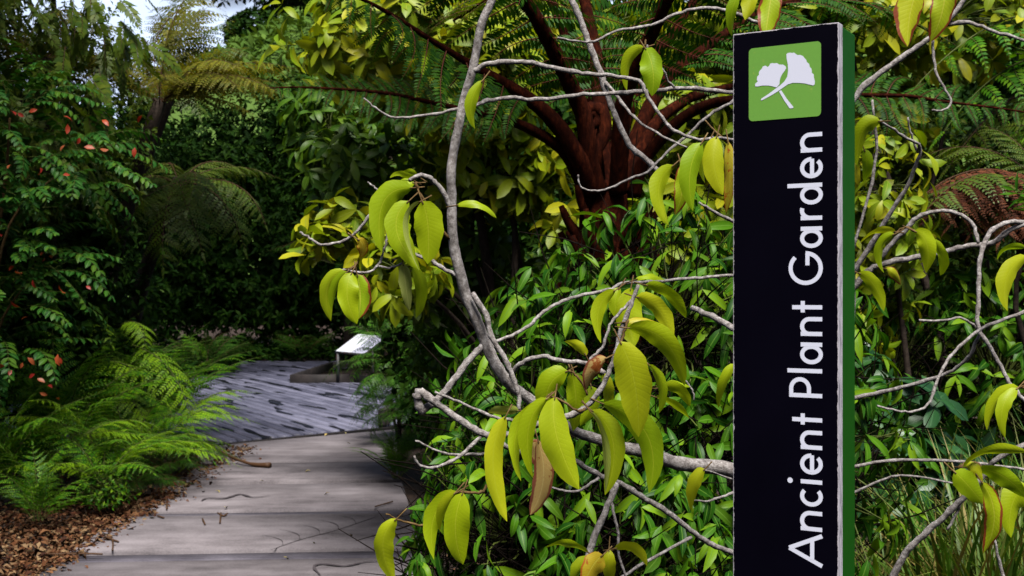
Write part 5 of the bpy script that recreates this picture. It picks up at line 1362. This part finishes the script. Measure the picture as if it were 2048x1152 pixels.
tree('evergreen_tree', 'dark tree in the background behind the tree fern stalks', (1.6, 10.5), [((1.2, 10.2, 1.6), (1.0, 0.7, 1.6)), ((2.0, 10.5, 3.2), (1.2, 0.8, 1.6)), ((2.8, 10.3, 1.6), (1.1, 0.8, 1.7)), ((0.8, 10.6, 3.6), (1.0, 0.7, 1.2))], 2600, LV_SMALL, 'dark', 1.5)
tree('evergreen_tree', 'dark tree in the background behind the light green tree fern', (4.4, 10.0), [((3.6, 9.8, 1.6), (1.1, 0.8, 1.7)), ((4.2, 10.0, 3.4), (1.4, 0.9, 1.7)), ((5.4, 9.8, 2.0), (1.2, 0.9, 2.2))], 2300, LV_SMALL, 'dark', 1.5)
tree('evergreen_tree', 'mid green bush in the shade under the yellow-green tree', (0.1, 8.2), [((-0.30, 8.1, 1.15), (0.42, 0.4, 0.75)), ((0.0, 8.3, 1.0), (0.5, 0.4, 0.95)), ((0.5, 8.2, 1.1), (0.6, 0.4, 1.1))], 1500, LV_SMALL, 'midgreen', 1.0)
tree('conifer_bush', 'golden-green fine-leaved bush behind the brown fern skirt', (2.75, 7.4), [((2.45, 7.2, 2.35), (0.5, 0.4, 0.4)), ((2.9, 7.3, 2.2), (0.5, 0.4, 0.5)), ((2.6, 7.4, 1.5), (0.8, 0.5, 0.9))], 1400, LV_TINY, 'olive', 0.9)
hx, hy = RNG.uniform(-34, 5, 2600), RNG.uniform(84, 112, 2600)
hp = np.stack([hx, hy, hz(hx, hy) + RNG.uniform(0, 0.8, 2600)], 1)
M = whorls(hp, np.tile((0., -0.4, 0.9), (2600, 1)), 4, 0.1, (60, 20), (8, 16))
tag(link('hill_scrub', to_mesh(merge(LV_SMALL, M, RNG.integers(4, size=len(M))), 'hill_scrub', MAT['scrub'])), 'pale green scrub covering the far hill', 'scrub', None, 'stuff')
FT = 'trees on the far hill'
for k, (x, y, h, r) in enumerate(((-23.0, 108, 4.5, 3.0), (-20, 110, 5, 3.4), (-25.5, 106, 3.5, 2.4))):
    zb = float(hz(np.array(x), np.array(y)))
    root = thing('far_tree', 'dark round-crowned tree on the far green hill', 'tree', (x, y, zb), FT)
    lob = [((x, y, zb + h * 0.65), (r * 0.7, r * 0.7, h * 0.35)), ((x + r * 0.4, y, zb + h * 0.5), (r * 0.5, r * 0.5, h * 0.3)), ((x - r * 0.4, y - 1, zb + h * 0.5), (r * 0.5, r * 0.5, h * 0.3))]
    p, nn = sample_lobes(lob, 500, (0.6, 1.0), -50)
    M = whorls(p, nn, 4, 0.2, (62, 20), (6, 11), 0.4, 0.5)
    a = merge(LV_SMALL, M, RNG.integers(len(LV_SMALL), size=len(M))); a.v -= np.array(root.location)
    tag(link('crown', to_mesh(a, 'crown', MAT['dark']), root), kind='stuff')
    link('trunk', to_mesh(tube([(0, 0, -0.5), (0.1, 0, h * 0.3), (0, 0, h * 0.6)], [0.35, 0.28, 0.15], 8), 'trunk', MAT['bark_dark']), root)

# ------------------------------------------------------------------ tussock grass
def blade(Ln, W, lean, n=7):
    t = np.linspace(0, 1, n + 1); ang = math.radians(88) - lean * t ** 1.3
    ds = Ln / n
    x = np.concatenate([[0], np.cumsum(np.cos((ang[1:] + ang[:-1]) / 2) * ds)]); z = np.concatenate([[0], np.cumsum(np.sin((ang[1:] + ang[:-1]) / 2) * ds)])
    w = W / 2 * np.minimum(1, (1 - t) * 2.2 + 0.04)
    V = np.concatenate([np.stack([x, -w, z], 1), np.stack([x, w, z], 1)])
    F = [(i, i + 1, n + 2 + i, n + 1 + i) for i in range(n)]
    return Arr(V, F, np.stack([np.tile(t, 2), np.repeat((0., 1.), n + 1)], 1))
BV = [blade(1.0 + 0.1 * (k % 3), 0.0125, 0.5 + 0.28 * k) for k in range(6)]
for lab, (x, y, n, s) in (('tussock of long narrow green grass at the foot of the totem sign', (1.62, 4.1, 620, 1.0)), ('tussock of long narrow grass with straw-coloured blades under the thick grey branch', (2.05, 4.5, 520, 1.05)), ('spiky grass tussock between the totem sign and the dark shrubs', (1.25, 4.5, 300, 0.85))):
    root = thing('grass_tussock', lab, 'grass', (x, y, 0.0))
    a = RNG.uniform(0, 2 * math.pi, n)
    X = np.stack([np.cos(a), np.sin(a), RNG.normal(0.0, 0.18, n)], 1)
    pos = np.stack([x + RNG.normal(0, 0.09, n), y + RNG.normal(0, 0.09, n), np.full(n, -0.02)], 1)
    M = frames(X, np.tile((0., 0, 1), (n, 1)), RNG.uniform(0.7, 1.12, n) * s, pos)
    foliage(root, BV, MAT['grass'], M, 'blade', 110, 'blades')

# ------------------------------------------------------------------ leaf litter, fallen stick and bits on the path
CH = lv(4, 0.07, 0.035, n=2, a=0.5, b=0.5, fold=0.5, droop=1.2)
n = 9800
lx = np.concatenate([RNG.uniform(-4.6, -2.66, 3400), RNG.uniform(-3.7, -2.62, 4600), RNG.normal(-2.75, 0.10, 900), RNG.uniform(-0.6, 1.5, 900)])
ly = np.concatenate([RNG.uniform(5.8, 12.5, 3400), RNG.uniform(6.4, 9.6, 4600), RNG.uniform(6.8, 12.4, 900), RNG.uniform(5.0, 12.5, 900)])
zz = gz(lx, ly) + 0.012
on = (lx > np.vectorize(edge_l)(ly)) & (lx < np.vectorize(edge_r)(ly)); zz = np.where(on, 0.012, np.maximum(zz, -0.02) + RNG.uniform(0, 0.03, n))
M = frames(np.stack([RNG.normal(size=n), RNG.normal(size=n), RNG.normal(0, 0.3, n)], 1), np.stack([RNG.normal(0, 0.5, n), RNG.normal(0, 0.5, n), np.ones(n)], 1), RNG.uniform(0.4, 1.05, n), np.stack([lx, ly, zz], 1))
tag(link('leaf_litter', to_mesh(merge(CH, M, RNG.integers(4, size=n)), 'leaf_litter', MAT['litter'])), 'brown dry leaf litter beside the path', 'leaf litter', None, 'stuff')
CH2 = [to_mesh(a, 'fallen_leaf', MAT['yellow_fallen']) for a in CH]
for (x, y) in ((655, 871), (692, 888), (622, 945), (660, 990), (489, 929), (232, 1054), (627, 1090), (600, 872), (690, 868), (345, 979), (430, 985), (310, 1040), (520, 965), (450, 1020), (566, 1120), (700, 1075)):
    g = G(x, y)
    o = link('fallen_leaf', CH2[RNG.integers(4)], None, frame((RNG.normal(), RNG.normal(), 0), (0.2, 0.1, 1), RNG.uniform(0.5, 1.1), (g[0], g[1], 0.02)))
    tag(o, 'small pale fallen leaf lying on the path slabs', 'fallen leaf', 'fallen leaves on the path')
g = [G(372, 850), G(395, 878), G(450, 908), G(500, 932), G(540, 936)]
sp = np.array([P(352, 842, 12.0), P(395, 877, 11.6), P(450, 908, 11.3), P(500, 932, 11.0), P(540, 937, 10.9)])
sp[3:, 2] = 0.03
st = tag(link('fallen_stick', to_mesh(tube(smooth(sp, 5) - sp[-1], np.concatenate([np.linspace(0.008, 0.014, 16), np.linspace(0.02, 0.028, 5)]), 8, 0.1), 'fallen_stick', MAT['rachis']), None, T(sp[-1])), 'brown fallen fern stalk lying across the path slabs', 'stick')
for pts in ([(330, 985), (334, 1010), (333, 1022)], [(210, 1078), (224, 1084), (237, 1088)], [(225, 1105), (226, 1090), (222, 1080)], [(405, 1042), (410, 1053)], [(435, 1030), (447, 1036), (455, 1031)], [(72, 1152), (85, 1143), (100, 1137)], [(95, 1113), (150, 1112), (205, 1113)], [(315, 1036), (328, 1040)], [(750, 1017), (785, 1007)], [(440, 1050), (442, 1030)]):
    w = np.array([(*G(*q), 0.015) for q in pts])
    tag(link('twig', to_mesh(tube(smooth(w, 3) - w[0], 0.006, 5, 0.2), 'twig', MAT['rachis']), None, T(w[0])), 'thin dark twig lying on the path slabs', 'twig', 'twigs on the path')
# clover-like seedling patch at the litter edge
shrub('seedling', 'small bushy green seedling at the edge of the leaf litter', 'plant', (-2.95, 8.75, 0.0), [((-2.95, 8.7, 0.16), (0.22, 0.22, 0.2))], 110, 6, LV_TINY, 'glossy', droop=0.2, scale=0.9, nparts=200, r0=0.008)

# low dark ground cover in the beds beside and beyond the deck
n = 5200
gx = np.concatenate([RNG.uniform(-10, -5.4, 2600), RNG.uniform(-9, 1.5, 1600), RNG.uniform(-1.2, 2.5, 1000)])
gy = np.concatenate([RNG.uniform(15.5, 29, 2600), RNG.uniform(27.6, 33, 1600), RNG.uniform(12, 24, 1000)])
keep = gx < np.interp(gy, [13.2, 17, 20.5, 23.8, 27.4, 27.5, 40], [-5.6, -7.2, -6.2, -5.5, -6.3, 9, 9])
keep |= (gx > -0.9)
pts = np.stack([gx, gy, gz(gx, gy) + RNG.uniform(0.02, 0.35, n)], 1)[keep]
M = whorls(pts, np.tile((0., 0, 1), (len(pts), 1)), 5, 0.2, (65, 20), (1.6, 3.0))
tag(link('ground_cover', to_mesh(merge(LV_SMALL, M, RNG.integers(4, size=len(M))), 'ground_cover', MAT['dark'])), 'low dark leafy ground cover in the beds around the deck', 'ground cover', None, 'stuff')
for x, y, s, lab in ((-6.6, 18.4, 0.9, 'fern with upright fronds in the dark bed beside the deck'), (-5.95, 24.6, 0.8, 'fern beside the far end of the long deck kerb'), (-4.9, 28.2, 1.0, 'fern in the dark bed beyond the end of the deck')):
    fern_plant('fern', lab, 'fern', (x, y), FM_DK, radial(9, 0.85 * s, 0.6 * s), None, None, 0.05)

# unseen evergreens added behind the viewpoint to cut sky fill from the front
tree('evergreen_tree', 'unseen broad evergreen added behind the viewpoint beside the path to block sky light', (-6.5, -7.5), [((-6.0, -7.0, 3.0), (3.0, 1.8, 3.0)), ((-9.5, -5.0, 3.2), (2.4, 2.4, 3.2)), ((-6.5, -8.0, 6.2), (2.6, 1.8, 2.4))], 1500, LV_SMALL, 'dark', 4.0)
tree('evergreen_tree', 'unseen evergreen added behind the viewpoint across the path to block sky light', (3.5, -8.5), [((2.6, -8.0, 3.0), (3.2, 1.8, 3.0)), ((7.0, -7.0, 3.2), (2.6, 2.2, 3.2)), ((-1.2, -9.5, 3.6), (2.6, 1.8, 3.6)), ((4.0, -9.0, 6.0), (2.8, 1.8, 2.2))], 1800, LV_SMALL, 'dark', 4.0)

ct = tree('added_shade_canopy', 'unseen spreading tree added overhead to shade the pinnate-leaved shrub', (-7.2, 6.2), [((-4.3, 5.8, 6.3), (1.6, 1.4, 0.9)), ((-4.4, 7.6, 6.6), (1.6, 1.4, 0.9)), ((-6.6, 7.4, 6.5), (1.8, 1.6, 1.0)), ((-5.0, 9.6, 6.9), (1.7, 1.4, 0.9)), ((-4.4, 4.2, 6.0), (1.6, 1.3, 0.9)), ((-6.6, 9.8, 7.0), (1.6, 1.4, 0.9)), ((-5.6, 11.4, 7.4), (2.2, 1.2, 0.9)), ((-6.6, 5.2, 6.2), (1.5, 1.5, 1.0))], 3200, LV_SMALL, 'dark', 2.2)  # unseen crown added above the view to darken the left hedge
